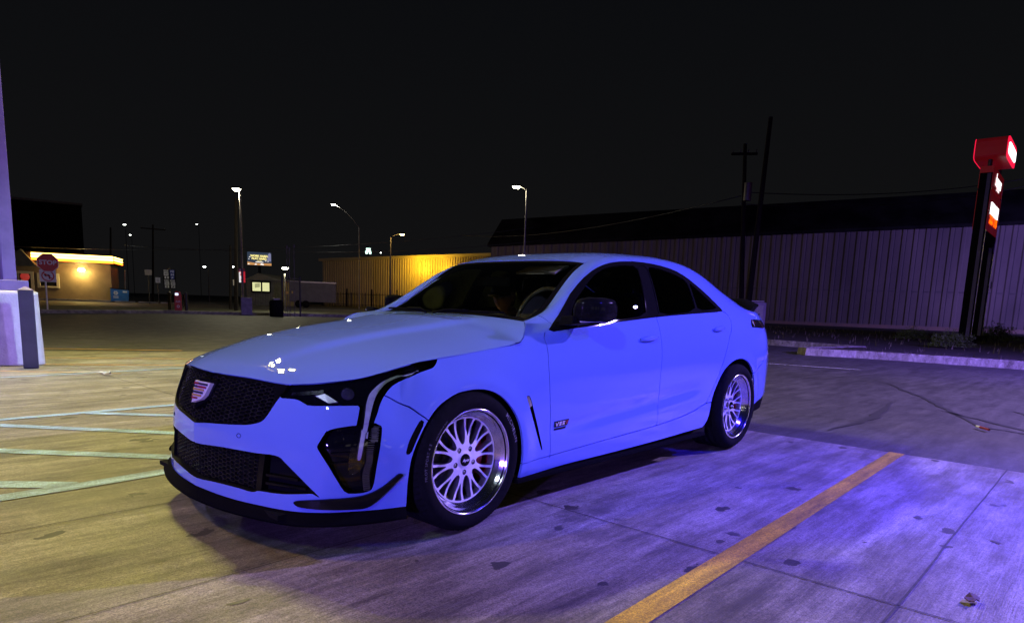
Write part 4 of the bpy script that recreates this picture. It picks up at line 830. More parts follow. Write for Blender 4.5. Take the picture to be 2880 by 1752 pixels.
FEAT={"g_fdoor":[[1.915,0.677],[1.902,0.657],[1.913,0.62],[1.916,0.55],[1.916,0.458],[1.921,0.37],[1.931,0.261],[1.936,0.186],[1.943,0.142],[1.944,0.101]],"g_door":[[2.985,0.678],[2.994,0.618],[3.002,0.553],[3.003,0.499],[2.994,0.405],[2.986,0.309],[2.991,0.219],[2.981,0.177],[2.997,0.135],[2.994,0.109],[2.976,0.098]],"g_rdoor":[[4.005,0.672],[4.076,0.636],[4.082,0.592],[4.026,0.525],[3.971,0.462],[3.875,0.327],[3.792,0.242],[3.718,0.175],[3.648,0.121],[3.575,0.116],[3.526,0.106],[3.459,0.103],[3.392,0.101],[3.295,0.098]],"g_sill":[[1.709,0.1],[1.944,0.101],[2.234,0.101],[2.578,0.099],[2.976,0.098],[3.295,0.098],[3.459,0.103],[3.575,0.116],[3.653,0.123],[3.748,0.118]],"g_bumper":[[0.937,0.596],[1.028,0.569],[1.067,0.465],[1.106,0.384]],"g_hood":[[1.302,0.731],[1.51,0.74],[1.692,0.672],[1.726,0.681],[1.752,0.715],[1.779,0.789],[1.811,0.847],[1.844,0.891]],"g_apillar":[[2.019,0.866],[2.014,0.806],[2.012,0.75]],"g_rbumper":[[4.447,0.261],[4.599,0.293],[4.748,0.35]],"frame":[[1.923,0.674],[2.172,0.662],[2.499,0.678],[2.985,0.678],[3.478,0.677],[3.994,0.674],[3.979,0.695],[3.841,0.741],[3.681,0.782],[3.543,0.818],[3.413,0.843],[3.215,0.862],[3.029,0.872],[2.81,0.878],[2.711,0.88],[2.607,0.88],[2.44,0.875],[2.266,0.854],[2.059,0.767]],"glass_front":[[2.252,0.807],[2.471,0.848],[2.568,0.86],[2.656,0.865],[2.743,0.863],[2.826,0.859],[2.99,0.852],[2.949,0.792],[2.912,0.737],[2.871,0.689],[2.505,0.685],[2.095,0.679]],"glass_rear":[[3.091,0.848],[3.203,0.846],[3.358,0.828],[3.511,0.805],[3.534,0.753],[3.539,0.687],[3.034,0.682],[3.053,0.734],[3.072,0.79]],"glass_quarter":[[3.541,0.801],[3.662,0.766],[3.823,0.723],[3.917,0.692],[3.569,0.688],[3.553,0.74]],"pillar_trim":[[3.001,0.854],[3.089,0.852],[3.063,0.79],[3.041,0.735],[3.026,0.681],[2.875,0.683],[2.92,0.737],[2.956,0.792]],"mirror_sail":[[2.049,0.734],[2.24,0.806],[2.089,0.68],[1.978,0.684]],"arch_f":[[1.04,-0.05],[1.04,0.0],[1.038,0.079],[1.042,0.179],[1.05,0.259],[1.058,0.295],[1.081,0.349],[1.108,0.386],[1.159,0.432],[1.225,0.476],[1.289,0.504],[1.345,0.503],[1.403,0.495],[1.463,0.48],[1.524,0.451],[1.588,0.398],[1.643,0.334],[1.673,0.285],[1.696,0.217],[1.704,0.162],[1.704,0.101],[1.702,0.052],[1.711,0.0],[1.706,-0.05]],"arch_r":[[3.664,-0.05],[3.674,0.0],[3.714,0.017],[3.734,0.032],[3.745,0.116],[3.806,0.219],[3.877,0.279],[3.962,0.32],[4.054,0.345],[4.152,0.354],[4.236,0.348],[4.33,0.323],[4.391,0.293],[4.445,0.248],[4.483,0.191],[4.5,0.129],[4.533,0.051],[4.533,-0.05]],"rear_lower":[[4.531,0.051],[4.63,0.065],[4.759,0.076],[4.972,0.082],[4.973,0.095]],"vent":[[1.727,0.402],[1.736,0.407],[1.758,0.4],[1.799,0.308],[1.84,0.226],[1.878,0.144],[1.866,0.143],[1.796,0.263]],"marker":[[1.078,0.412],[1.092,0.384],[1.062,0.329],[1.045,0.27],[1.029,0.277],[1.038,0.345],[1.056,0.384]],"taillight":[[4.525,0.614],[4.905,0.618],[5.022,0.597],[5.1,0.606],[5.1,0.587],[4.798,0.561],[4.48,0.558],[4.472,0.576]],"grille":[[-0.05,0.698],[0.52,0.698],[0.52,0.67],[0.506,0.617],[0.491,0.575],[0.477,0.53],[0.465,0.482],[0.45,0.446],[0.426,0.429],[0.378,0.414],[0.307,0.404],[0.228,0.395],[0.119,0.383],[0.003,0.364],[-0.05,0.364]],"grille_inner":[[0.439,0.646],[0.472,0.543],[0.445,0.481],[0.416,0.433],[0.355,0.419],[0.206,0.403],[0.028,0.382]],"headlight":[[0.527,0.666],[0.596,0.688],[0.652,0.709],[0.705,0.725],[0.756,0.742],[0.796,0.76],[0.823,0.794],[0.851,0.684],[0.878,0.697],[0.919,0.684],[0.968,0.87],[1.039,0.754],[1.158,0.665],[1.223,0.671],[1.21,0.647],[1.193,0.627],[1.173,0.612],[1.135,0.604],[1.104,0.609],[1.035,0.637],[0.996,0.635],[0.973,0.628],[0.96,0.62],[0.95,0.609],[0.938,0.59],[0.93,0.566],[0.92,0.51],[0.91,0.475],[0.903,0.452],[0.896,0.413],[0.876,0.351],[0.866,0.287],[0.866,0.229],[0.855,0.207],[0.833,0.174],[0.804,0.176],[0.804,0.259],[0.813,0.358],[0.831,0.429],[0.836,0.462],[0.842,0.507],[0.846,0.555],[0.805,0.558],[0.724,0.553],[0.635,0.546],[0.61,0.561],[0.591,0.572],[0.564,0.578],[0.488,0.574],[0.504,0.614]],"pod":[[0.832,0.445],[0.81,0.445],[0.771,0.439],[0.733,0.428],[0.719,0.418],[0.719,0.424],[0.696,0.378],[0.68,0.342],[0.684,0.323],[0.721,0.243],[0.769,0.135],[0.799,0.082],[0.845,0.08],[0.874,0.084],[0.895,0.093],[0.902,0.109],[0.907,0.134],[0.916,0.226],[0.926,0.321],[0.934,0.388],[0.937,0.424],[0.933,0.44],[0.94,0.428],[0.936,0.436],[0.903,0.454]],"light_strip":[[1.097,0.634],[1.119,0.618],[1.084,0.625],[1.008,0.644],[0.969,0.64],[0.94,0.629],[0.923,0.612],[0.911,0.593],[0.906,0.57],[0.9,0.528],[0.891,0.475],[0.882,0.423],[0.87,0.364],[0.878,0.423],[0.863,0.335],[0.856,0.263],[0.85,0.247],[0.835,0.246],[0.832,0.265],[0.838,0.338],[0.852,0.436],[0.853,0.41],[0.865,0.497],[0.867,0.57],[0.871,0.597],[0.878,0.612],[0.897,0.628],[0.916,0.641],[0.949,0.652],[0.986,0.658]],"intake":[[-0.05,0.239],[0.028,0.231],[0.236,0.257],[0.356,0.26],[0.438,0.258],[0.509,0.262],[0.539,0.253],[0.565,0.217],[0.613,0.166],[0.666,0.112],[0.71,0.065],[0.694,0.073],[0.677,0.084],[0.645,0.08],[0.574,0.07],[0.512,0.066],[0.452,0.065],[0.433,0.056],[0.412,0.053],[0.322,0.059],[0.191,0.055],[0.033,0.04],[-0.05,0.043]],"canard":[[0.613,0.045],[0.635,0.053],[0.725,0.061],[0.797,0.064],[0.845,0.068],[0.877,0.075],[0.909,0.088],[0.952,0.111],[0.991,0.143],[1.006,0.161],[1.017,0.164],[1.021,0.158],[1.016,0.145],[0.982,0.1],[0.932,0.056],[0.905,0.035],[0.885,0.02],[0.861,0.014],[0.8,0.014],[0.703,0.019],[0.655,0.023],[0.628,0.028]],"seam_block":[[0.832,0.452],[0.784,0.448],[0.733,0.435]],"bar":[[0.444,0.257],[0.47,0.257],[0.465,0.156],[0.459,0.064],[0.429,0.055],[0.44,0.152]],"sensor":[[0.333,0.36],[0.343,0.351],[0.335,0.338],[0.325,0.348]],"badge_door":[[1.96,0.241],[2.075,0.24],[2.046,0.213],[1.965,0.216]],"handle_f":[[2.756,0.561],[2.95,0.56]],"handle_r":[[3.736,0.556],[3.916,0.561]],"strip_hi":[[0.515,0.615],[0.575,0.641],[0.708,0.646],[0.69,0.616],[0.583,0.611],[0.513,0.607]],"strip_lilac":[[0.654,0.602],[0.689,0.614],[0.75,0.578],[0.711,0.571]],"fins":[[0.909,0.435],[0.896,0.362],[0.902,0.425],[0.879,0.314],[0.875,0.233],[0.866,0.177],[0.872,0.092]]}
# ================= the car =================
CAR=thing('parked_car','sky blue sports sedan with polished mesh wheels parked on the concrete pad','car')
T6=float(SIDE.kt[6]); SMX=float(SIDE.ks[-1]); TMX=float(SIDE.kt[-1]); 
def inpoly(P,poly):
    x,y=P[:,0],P[:,1]; q=np.array(poly); n=len(q); r=np.zeros(len(P),bool); j=n-1
    for i in range(n):
        xi,yi=q[i]; xj,yj=q[j]
        c=((yi>y)!=(yj>y)); 
        with np.errstate(divide='ignore',invalid='ignore'): r^= c&(x<(xj-xi)*(y-yi)/(yj-yi+1e-15)+xi)
        j=i
    return r
def chaikin(p,it=2,k=.22):
    for _ in range(it):
        o=[]
        for i in range(len(p)):
            a,b=np.array(p[i]),np.array(p[(i+1)%len(p)]); o+= [tuple(a*(1-k)+b*k),tuple(a*k+b*(1-k))]
        p=o
    return p
def spl(p,step=.03,ext=.0):
    P=np.array(p,float)
    if ext:
        P[0]+= (P[0]-P[1])/np.linalg.norm(P[0]-P[1])*ext; P[-1]+=(P[-1]-P[-2])/np.linalg.norm(P[-1]-P[-2])*ext
    k=np.concatenate([[0],np.cumsum(np.linalg.norm(np.diff(P,axis=0),axis=1))])
    if len(P)<3: return P
    n=max(3,int(k[-1]/step)+1); s=np.linspace(0,k[-1],n); return _basis(k,_nat(k),s)@P
def ribbon(p,w):
    P=np.array(p); t=np.gradient(P,axis=0); t/=np.linalg.norm(t,axis=1,keepdims=True); n=np.stack([-t[:,1],t[:,0]],1)*w/2
    return [tuple(q) for q in P+n]+[tuple(q) for q in (P-n)[::-1]]
def cdt(box,nx,ny,loops,clear=.35):
    x0,y0,x1,y1=box; xs=np.linspace(x0,x1,nx); ys=np.linspace(y0,y1,ny); dx,dy=xs[1]-xs[0],ys[1]-ys[0]
    V=[];E=[]
    for lp in loops:
        b=len(V); lp=[tuple(p) for p in lp]; 
        V+=lp; n=len(lp); E+=[(b+i,b+(i+1)%n) for i in range(n)]
    # samples on constraint lines, to keep grid points off them
    cell=set(); key=lambda x,y:(int(math.floor((x-x0)/dx/clear)),int(math.floor((y-y0)/dy/clear)))
    for a,b in E:
        A,B=np.array(V[a]),np.array(V[b]); m=max(1,int(np.hypot(*((B-A)/[dx,dy]))/clear*2)+1)
        for k in range(m+1):
            q=key(*(A+(B-A)*k/m))
            for u in (-1,0,1):
                for w in (-1,0,1): cell.add((q[0]+u,q[1]+w))
    nb=len(V)
    bd=[(x,y0) for x in xs]+[(x1,y) for y in ys[1:]]+[(x,y1) for x in xs[::-1][1:]]+[(x0,y) for y in ys[::-1][1:-1]]
    V+=bd; E+=[(nb+i,nb+(i+1)%len(bd)) for i in range(len(bd))]
    for x in xs[1:-1]:
        for y in ys[1:-1]:
            if key(x,y) not in cell: V.append((x,y))
    r=delaunay_2d_cdt([Vector((float(a),float(b))) for a,b in V],E,[],0,1e-5)
    VV=np.array([tuple(v) for v in r[0]]); T=np.array([f for f in r[2] if len(f)==3])
    c=VV[T].mean(1); k=(c[:,0]>x0)&(c[:,0]<x1)&(c[:,1]>y0)&(c[:,1]<y1); return VV,T[k]
def comps(T,nv):
    p=list(range(nv))
    def f(a):
        while p[a]!=a: p[a]=p[p[a]]; a=p[a]
        return a
    edges={}
    par=list(range(len(T)))
    def g(a):
        while par[a]!=a: par[a]=par[par[a]]; a=par[a]
        return a
    for i,t in enumerate(T):
        for a,b in ((t[0],t[1]),(t[1],t[2]),(t[2],t[0])):
            k=(min(a,b),max(a,b))
            if k in edges: par[g(i)]=g(edges[k])
            else: edges[k]=i
    return np.array([g(i) for i in range(len(T))])
def shell(name,S,V,T,mat,parent,noedge=None,flange=.012,depth=0.,sides='pair',sign=None,join=False,mats2=None,extra=None,walls=None):
    """triangles of the (s,t) domain become a curved panel; edges are turned inward by `flange`;
    depth pushes the whole panel inward. sides: 'pair' = two objects, 'join' = one mirrored mesh, 'left' = near side only"""
    used=np.unique(T); idx=-np.ones(len(V),int); idx[used]=np.arange(len(used)); V=V[used]; T=idx[T]; old=used
    P=S(V[:,0],V[:,1]); N=S.normal(V[:,0],V[:,1])
    out=N if sign is None else N*sign
    if sign is None:
        # outward = away from the body core
        core=np.array([np.clip(P[:,0],-.2,3.2),np.zeros(len(P)),np.full(len(P),.5)]).T
        if ((P-core)*N).sum(1).mean()<0: out=-N
    # degenerate normals
    bad=np.linalg.norm(out,axis=1)<.5
    out[bad]=[0,0,1]
    Pd=P-out*depth
    # triangle winding
    fn=np.cross(P[T[:,1]]-P[T[:,0]],P[T[:,2]]-P[T[:,0]]); ok=np.linalg.norm(fn,axis=1)>1e-10; T=T[ok]; fn=fn[ok]
    fl=(fn*out[T].mean(1)).sum(1)<0; T[fl]=T[fl][:,::-1]
    verts=Pd; faces=[tuple(t) for t in T]; nrm=[[tuple(out[i]) for i in t] for t in T]
    if flange:
        from collections import Counter
        cnt=Counter(); 
        for t in T:
            for a,b in ((t[0],t[1]),(t[1],t[2]),(t[2],t[0])): cnt[(min(a,b),max(a,b))]+=1
        be=[(a,b) for t in T for a,b in ((t[0],t[1]),(t[1],t[2]),(t[2],t[0])) if cnt[(min(a,b),max(a,b))]==1]
        if join: be=[(a,b) for a,b in be if not (abs(P[a,1])<1e-4 and abs(P[b,1])<1e-4)]
        if noedge: be=[(a,b) for a,b in be if (min(old[a],old[b]),max(old[a],old[b])) not in noedge]
        bv=sorted({i for e in be for i in e}); mp={v:len(verts)+k for k,v in enumerate(bv)}
        if bv: verts=np.vstack([verts,Pd[bv]-out[bv]*flange if flange>0 else P[bv]])
        for a,b in be:
            q=(b,a,mp[a],mp[b]); e1=verts[a]-verts[b]; n=np.cross(verts[a]-verts[b],verts[mp[a]]-verts[b]); l=np.linalg.norm(n); n=n/l if l>1e-12 else out[a]
            faces.append(q); nrm.append([tuple(n)]*4)
    obs=[]
    def make(vs,fs,ns,nm):
        me=bpy.data.meshes.new(nm); me.from_pydata([tuple(v) for v in vs],[],fs); me.polygons.foreach_set('use_smooth',[True]*len(me.polygons))
        me.normals_split_custom_set([n for f in ns for n in f]); 
        o=link(nm,me,mat,parent); 
        return o
    mv=verts*[1,-1,1]; mf=[f[::-1] for f in faces]; mn=[[ (n[0],-n[1],n[2]) for n in f[::-1]] for f in nrm]
    if join:
        nv=len(verts); obs.append(make(np.vstack([verts,mv]),faces+[tuple(i+nv for i in f) for f in mf],nrm+mn,name))
    else:
        obs.append(make(verts,faces,nrm,name))
        if sides=='pair': obs.append(make(mv,mf,mn,name))
    return obs
F=FEAT
REG={}  # closed regions
for k in ('frame','glass_front','glass_rear','glass_quarter','pillar_trim','mirror_sail','vent','marker','taillight','canard','light_strip','strip_hi','strip_lilac','pod','headlight','sensor'):
    REG[k]=chaikin(F[k],1 if k in('glass_front','glass_rear','marker','sensor','vent') else 1)
for k in ('grille','intake'): 
    REG[k]=chaikin(F[k],1,.2)
    REG[k]=[(max(-.05,a),min(b,T6)) for a,b in REG[k]]
def arch(k):
    p=F[k]; return [tuple(p[0])]+[tuple(q) for q in spl(p[1:-1],.03)]+[tuple(p[-1])]
REG['arch_f']=arch('arch_f'); REG['arch_r']=arch('arch_r')
rl_=F['rear_lower']; REG['rear_lower']=[(rl_[0][0]-.12,rl_[0][1]-.01)]+[tuple(p) for p in rl_[:-1]]+[(rl_[-2][0]+.12,.17),(SMX+.05,.17),(SMX+.05,-.05),(rl_[0][0]-.12,-.05)]
GAPS=[ribbon(spl(F[k],.04,e),.0038 if k=='g_bumper' else .0055) for k,e in (('g_fdoor',.012),('g_door',.012),('g_rdoor',.012),('g_sill',.03),('g_bumper',.02),('g_apillar',.012),('g_rbumper',.015))]
gh=[[1.66,T6-.002],[1.70,T6]]+[list(p) for p in F['g_hood'] if p[0]>1.715]; gh+=[[gh[-1][0]+.012,TMX+.05]]
GAPS.append(ribbon(spl(gh,.02),.010)); GAPS.append(ribbon([[1.20,T6-.002],[1.3,T6-.002],[1.5,T6-.002],[1.70,T6-.002]],.006))
for k in ('headlight',): REG[k]=[(a,T6) if (b>T6-.022 and a<1.26) else (a,b) for a,b in REG[k]]
bar=F['bar']
loops=[REG[k] for k in REG if k not in('strip_hi','strip_lilac','light_strip','sensor')]+GAPS+[F['bar']]
clip=lambda lp:[(min(max(a,0.),SMX),min(max(b,0.),TMX)) for a,b in lp]
def dedupe(lp):
    o=[]
    for p in lp:
        if not o or abs(p[0]-o[-1][0])+abs(p[1]-o[-1][1])>1e-5: o.append(p)
    return o
V,T=cdt((0,0,SMX,TMX),260,56,[dedupe(clip(l)) for l in loops])
C2=V[T].mean(1)
lab=np.array(['body']*len(T),dtype=object)
for k in ('frame','glass_front','glass_rear','glass_quarter','pillar_trim','mirror_sail','grille','intake','headlight','pod','vent','marker','taillight','canard','rear_lower'):
    m=inpoly(C2,REG[k])
    if k=='canard': m&=(lab=='body')
    lab[m]=k
for g_ in GAPS: lab[inpoly(C2,g_)&(lab=='body')]='gap'
lab[inpoly(C2,REG['arch_f'])|inpoly(C2,REG['arch_r'])]='arch'
sg=1.70; lab[(C2[:,1]>T6-.001)&(C2[:,0]<sg)&(lab=='body')]='gap'
body=T[lab=='body']; cc=comps(body,len(V)); cb=V[body].mean(1)
def seed(s,t):
    i=np.argmin((cb[:,0]-s)**2+(cb[:,1]-t)**2); return body[cc==cc[i]]
dn={k:float(np.mean([p[0] for p in F[k]])) for k in ('g_fdoor','g_door','g_rdoor')}
PN=[('front_bumper',(.35,.33),True),('fender',(1.36,.62),False),('front_door',((dn['g_fdoor']+dn['g_door'])/2,.4),False),('rear_door',((dn['g_door']+dn['g_rdoor'])/2-.05,.45),False),
    ('rocker_panel',(2.4,.05),False),('quarter_panel',(4.0,.55),False),('rear_bumper',(5.0,.3),True)]
done=set(); NOE=set()
for t_ in T[np.isin(lab,['grille','intake','headlight','pod','vent','marker'])]:
    for a,b in ((t_[0],t_[1]),(t_[1],t_[2]),(t_[2],t_[0])): NOE.add((min(a,b),max(a,b)))
for nm,(s,t),jn in PN:
    tt=seed(s,t); k=tt[0].tobytes()
    if k in done: print('MERGED PANEL',nm); continue
    done.add(k); 
    for o in shell(nm,SIDE,V,tt,PAINT,CAR,flange=.014,join=jn,noedge=NOE): pass
print('panels ok')
# glass and trims
GLS=glass_mat('privacy_glass',(.10,.105,.115)); GLF=glass_mat('tinted_side_glass',(.30,.31,.33)); GWS=glass_mat('windscreen_glass',(.86,.89,.88))
shell('window_frame',SIDE,V,T[lab=='frame'],BLACK,CAR,flange=.014,depth=-.001)
shell('pillar_trim',SIDE,V,T[lab=='pillar_trim'],BLK2,CAR,flange=.01,depth=.002)
shell('mirror_sail',SIDE,V,T[lab=='mirror_sail'],BLACK,CAR,flange=.01,depth=.001)
shell('side_window',SIDE,V,T[lab=='glass_front'],GLF,CAR,flange=0,depth=.005)
shell('side_window',SIDE,V,T[lab=='glass_rear'],GLS,CAR,flange=0,depth=.005)
shell('quarter_window',SIDE,V,T[lab=='glass_quarter'],GLS,CAR,flange=0,depth=.005)
shell('rear_valance',SIDE,V,T[lab=='rear_lower'],BLK2,CAR,flange=.01,depth=.004,join=True)
# recesses
shell('headlight_housing',SIDE,V,T[lab=='headlight'],BLACK,CAR,flange=-1,depth=.022)
shell('corner_intake',SIDE,V,T[lab=='pod'],BLACK,CAR,flange=-1,depth=.050)
shell('grille_backing',SIDE,V,T[lab=='grille'],DARK,CAR,flange=-1,depth=.045,join=True)
shell('intake_backing',SIDE,V,T[lab=='intake'],DARK,CAR,flange=-1,depth=.050,join=True)
shell('fender_vent',SIDE,V,T[lab=='vent'],BLACK,CAR,flange=-1,depth=.010)
shell('marker_lamp',SIDE,V,T[lab=='marker'],BLK2,CAR,flange=-1,depth=.003)
TAIL=shell('tail_light',SIDE,V,T[lab=='taillight'],BLACK,CAR,flange=.01,depth=-.001)
# inner dark liner that closes every gap
LV,LT=cdt((0,0,SMX,TMX),150,36,[dedupe(clip(REG[k])) for k in ('arch_f','arch_r','frame','headlight','pod','grille','intake')])
LC=LV[LT].mean(1); keep=np.ones(len(LT),bool)
for k in ('arch_f','arch_r','frame','headlight','pod','grille','intake'): keep&=~inpoly(LC,REG[k])
keep&=~((LC[:,1]>T6-.001)&(LC[:,0]<sg))
shell('inner_shell',SIDE,LV,LT[keep],DARK,CAR,flange=0,depth=.020,join=True)
# patches: part of a Surf rectangle
def rectmesh(S,a0,a1,b0,b1,na,nb):
    A,B=np.meshgrid(np.linspace(a0,a1,na),np.linspace(b0,b1,nb)); Vv=np.stack([A.ravel(),B.ravel()],1); t=[]
    for j in range(nb-1):
        for i in range(na-1):
            p=j*na+i; t+=[(p,p+1,p+na+1),(p,p+na+1,p+na)]
    return Vv,np.array(t)
def rect_panel(name,S,mat,fl=.012,m=(.0,.003,.003,.003),n=(40,40),depth=0.):
    "m: margins centre, edge, front, rear"
    Vv,t=rectmesh(S,S.ks[0]+m[0],S.ks[-1]-m[1],S.kt[0]+m[2],S.kt[-1]-m[3],*n); return shell(name,S,Vv,t,mat,CAR,flange=fl,join=True,sign=None,depth=depth)
rect_panel('hood',HOOD,PAINT,.005,(0,.0035,.002,.0),(60,90))
rect_panel('hood_liner',HOOD,DARK,0,(0,.002,.004,.0),(30,40),depth=.028)
rect_panel('roof',ROOF,PAINT,.012,(0,.001,.001,.002),(36,50))
rect_panel('headliner',ROOF,BLK2,0,(0,.0,.0,.0),(20,24),depth=.030)
rect_panel('boot_lid',DECK,PAINT,.014,(0,.003,.003,.003),(30,30))
rect_panel('rear_window',RW,GLS,0,(0,.0,.0,.0),(30,30),depth=.002)
# windscreen with black border band
k0,k1,j0,j1=WS.ks[0],WS.ks[-1],WS.kt[0],WS.kt[-1]
Vv,t=rectmesh(WS,k0,k1,j0,j1,44,44); c=np.repeat(Vv[t].mean(1).reshape(-1,2,2).mean(1),2,axis=0)
band=(c[:,0]>k1-.022)|(c[:,1]<j0+.045)|(c[:,1]>j1-.03)
shell('windscreen',WS,Vv,t[~band],GWS,CAR,flange=0,depth=.002,join=True)
shell('windscreen_border',WS,Vv,t[band],BLACK,CAR,flange=.01,depth=.0018,join=True)
# ---- small helpers working on the body surface
def sp(s,t,off=0.,S=SIDE):
    s=np.atleast_1d(np.asarray(s,float)); t=np.atleast_1d(np.asarray(t,float)); P=S(s,t); N=S.normal(s,t)
    N=np.where(((P-np.array([1.4,0,.5]))*N).sum(1,keepdims=True)<0,-N,N); return P+N*off
def both(mb,name,mat,parent=None,**k):
    "near-side mesh and its mirror image"
    a=mb.build(name,mat,parent or CAR,**k); m2=MB(); m2.v=[(x,-y,z) for x,y,z in mb.v]; m2.f=[f[::-1] for f in mb.f]; m2.sm=mb.sm; b=m2.build(name,mat,parent or CAR,**k); return a,b
def joined(mb,name,mat,parent=None,**k):
    n=len(mb.v); m2=MB(); m2.v=mb.v+[(x,-y,z) for x,y,z in mb.v]; m2.f=mb.f+[tuple(i+n for i in f[::-1]) for f in mb.f]; m2.sm=mb.sm+mb.sm; return m2.build(name,mat,parent or CAR,**k)
def slab(poly,d0,d1,S=SIDE,res=.03):
    "a solid plate that follows the body between offsets d0 (outer) and d1 (inner)"
    P=np.array(poly); x0,y0=P.min(0)-.002; x1,y1=P.max(0)+.002
    Vq,Tq=cdt((x0,y0,x1,y1),max(3,int((x1-x0)/res)),max(3,int((y1-y0)/res)),[dedupe([tuple(p) for p in poly])]); c=Vq[Tq].mean(1); Tq=Tq[inpoly(c,poly)]
    used=np.unique(Tq); ix=-np.ones(len(Vq),int); ix[used]=np.arange(len(used)); Vq=Vq[used]; Tq=ix[Tq]; n=len(Vq)
    A=sp(Vq[:,0],Vq[:,1],d0,S); B=sp(Vq[:,0],Vq[:,1],d1,S); from collections import Counter; cn=Counter()
    for t_ in Tq:
        for a,b in ((t_[0],t_[1]),(t_[1],t_[2]),(t_[2],t_[0])): cn[(min(a,b),max(a,b))]+=1
    fs=[tuple(int(i) for i in t_) for t_ in Tq]+[tuple(int(i)+n for i in t_[::-1]) for t_ in Tq]
    for t_ in Tq:
        for a,b in ((t_[0],t_[1]),(t_[1],t_[2]),(t_[2],t_[0])):
            if cn[(min(a,b),max(a,b))]==1: fs.append((int(b),int(a),int(a)+n,int(b)+n))
    return MB().add(list(A)+list(B),fs)
def inrows(P,poly,d): return inpoly(P,poly)
# ---- honeycomb grilles
def honey(poly,size,depth,w,th,smax,margin=0):
    m=MB(); q=np.array(poly); x0,y0=q.min(0); x1,y1=q.max(0); hx=size*1.5; hy=size*math.sqrt(3)*.62; segs=set(); j=0
    n=int((x1-x0)/hx)+3; k=int((y1-y0)/hy)+3
    for i in range(-1,n):
        for j in range(-1,k):
            cx=i*hx; cy=y0+j*hy+(hy/2 if i%2 else 0)
            pts=[(cx+size*math.cos(a*math.pi/3),cy+size*.62*math.sin(a*math.pi/3)) for a in range(6)]
            for a in range(6):
                p,r=pts[a],pts[(a+1)%6]; key=tuple(sorted(((round(p[0],3),round(p[1],3)),(round(r[0],3),round(r[1],3)))))
                segs.add(key)
    S_=sorted(segs); mid=np.array([((a[0]+b[0])/2,(a[1]+b[1])/2) for a,b in S_]); ok=inpoly(mid,poly)&(mid[:,0]>.0)
    for (a,b),o_ in zip(S_,ok):
        if not o_: continue
        a,b=np.array(a),np.array(b); a[0]=max(a[0],0); b[0]=max(b[0],0); d=b-a; l=np.linalg.norm(d); 
        if l<1e-4: continue
        nn=np.array([-d[1],d[0]])/l*w/2
        # petals: bars get fatter toward the lower vertex, as the pointed cells of the photo
        c=[a+nn,b+nn,b-nn,a-nn]; f_=sp([p[0] for p in c],[p[1] for p in c],-depth); g_=sp([p[0] for p in c],[p[1] for p in c],-depth-th)
        m.add(list(f_)+list(g_),[(0,1,2,3),(0,4,5,1),(2,6,7,3),(1,5,6,2),(3,7,4,0)])
    return m
GR=pm('grille_gloss_black',(.006,.006,.006),.9,0,.25,spec=.03,noise=(40,(.018,.018,.018),.4,.6))
gi=[(-.05,F['grille_inner'][0][1]+.012)]+[tuple(p) for p in F['grille_inner'][:1]]+[(p[0]-.004,p[1]) for p in F['grille_inner'][1:]]+[(-.05,F['grille_inner'][-1][1])]
joined(honey(gi,.021,.012,.0035,.016,.6),'grille_mesh',GR)
# grille surround frame: region of 'grille' outside grille_inner, slightly inset
rg=T[lab=='grille']; cg=V[rg].mean(1); 
GV,GT=cdt((0,F['intake'][-1][1],REG['grille'][0][0]+.7,T6+.03),60,34,[dedupe([(max(0,a),b) for a,b in REG['grille']]),dedupe([(max(0,a),b) for a,b in gi])])
gc=GV[GT].mean(1); ring=inpoly(gc,REG['grille'])&~inpoly(gc,gi); shell('grille_frame',SIDE,GV,GT[ring],BLACK,CAR,flange=.02,depth=.006,join=True)
ik=[(a,b) for a,b in REG['intake']]
xb=min(p[0] for p in F['bar']); xe=max(p[0] for p in F['bar'])
ii=[(min(a,xb),b) for a,b in ik if a<xb+.05]
joined(honey([(a,b-.004 if b>.15 else b+.01) for a,b in ii],.020,.022,.003,.012,.6),'lower_grille_mesh',GR)
both(slab(F['bar'],-.010,-.045),'intake_divider',BLACK)
m=MB()
for tt in (.055,.095,.135):
    s0=xe+.005; s1=s0+.21-(tt-.05)*.9; m2=slab([(s0,tt),(s1,tt-.004),(s1,tt+.008),(s0,tt+.012)],-.016,-.045); m.add(m2.v,m2.f)
both(m,'intake_louvres',BLACK)
IV,IT=cdt((0,0,.9,.32),70,26,[dedupe(clip(ik))]); 
# thin rim round the lower intake
rim=[tuple(np.array(p)) for p in ik if p[0]>=0]
def edge_rod(poly,r,off,name,mat,closed=False,sides='both'):
    P=spl(poly,.012) if len(poly)>3 else np.array(poly); m=MB().path(sp(P[:,0],P[:,1],off),r,6); return m
# ---- crest emblem on the grille (plain shield of coloured bars, laurel-free)
EC=np.array([-.846,0,.607]); 
ex=np.array([0,-1,0.]); ez=np.array([.22,0,.975]); en=np.cross(ex,ez); en=en if en[0]<0 else -en
def ef(x,y,o=0.): 
    # shield wraps the V-shaped nose a little
    return Vector(EC+ex*x*1.05+ez*y*1.02+en*(o-.50*abs(x)))
SH=[(-.068,.045),(.068,.045),(.052,-.01),(.038,-.030),(0,-.050),(-.038,-.030),(-.052,-.01)]
EM=thing('emblem_mount','','',(0,0,0)); bpy.data.objects.remove(EM)
EWH=pm('emblem_silver',(.85,.85,.86),.3,.5,noise=(60,(.8,.8,.8),.4,.6))
m=MB()
for half in ([(0,.045),(.068,.045),(.052,-.01),(.038,-.030),(0,-.050)],[(-.068,.045),(0,.045),(0,-.050),(-.038,-.030),(-.052,-.01)]): m.prism(half[::-1],lambda a,b:ef(a,b,.012),lambda a,b:ef(a,b,-.004))
EMB=m.build('emblem',EWH,CAR)
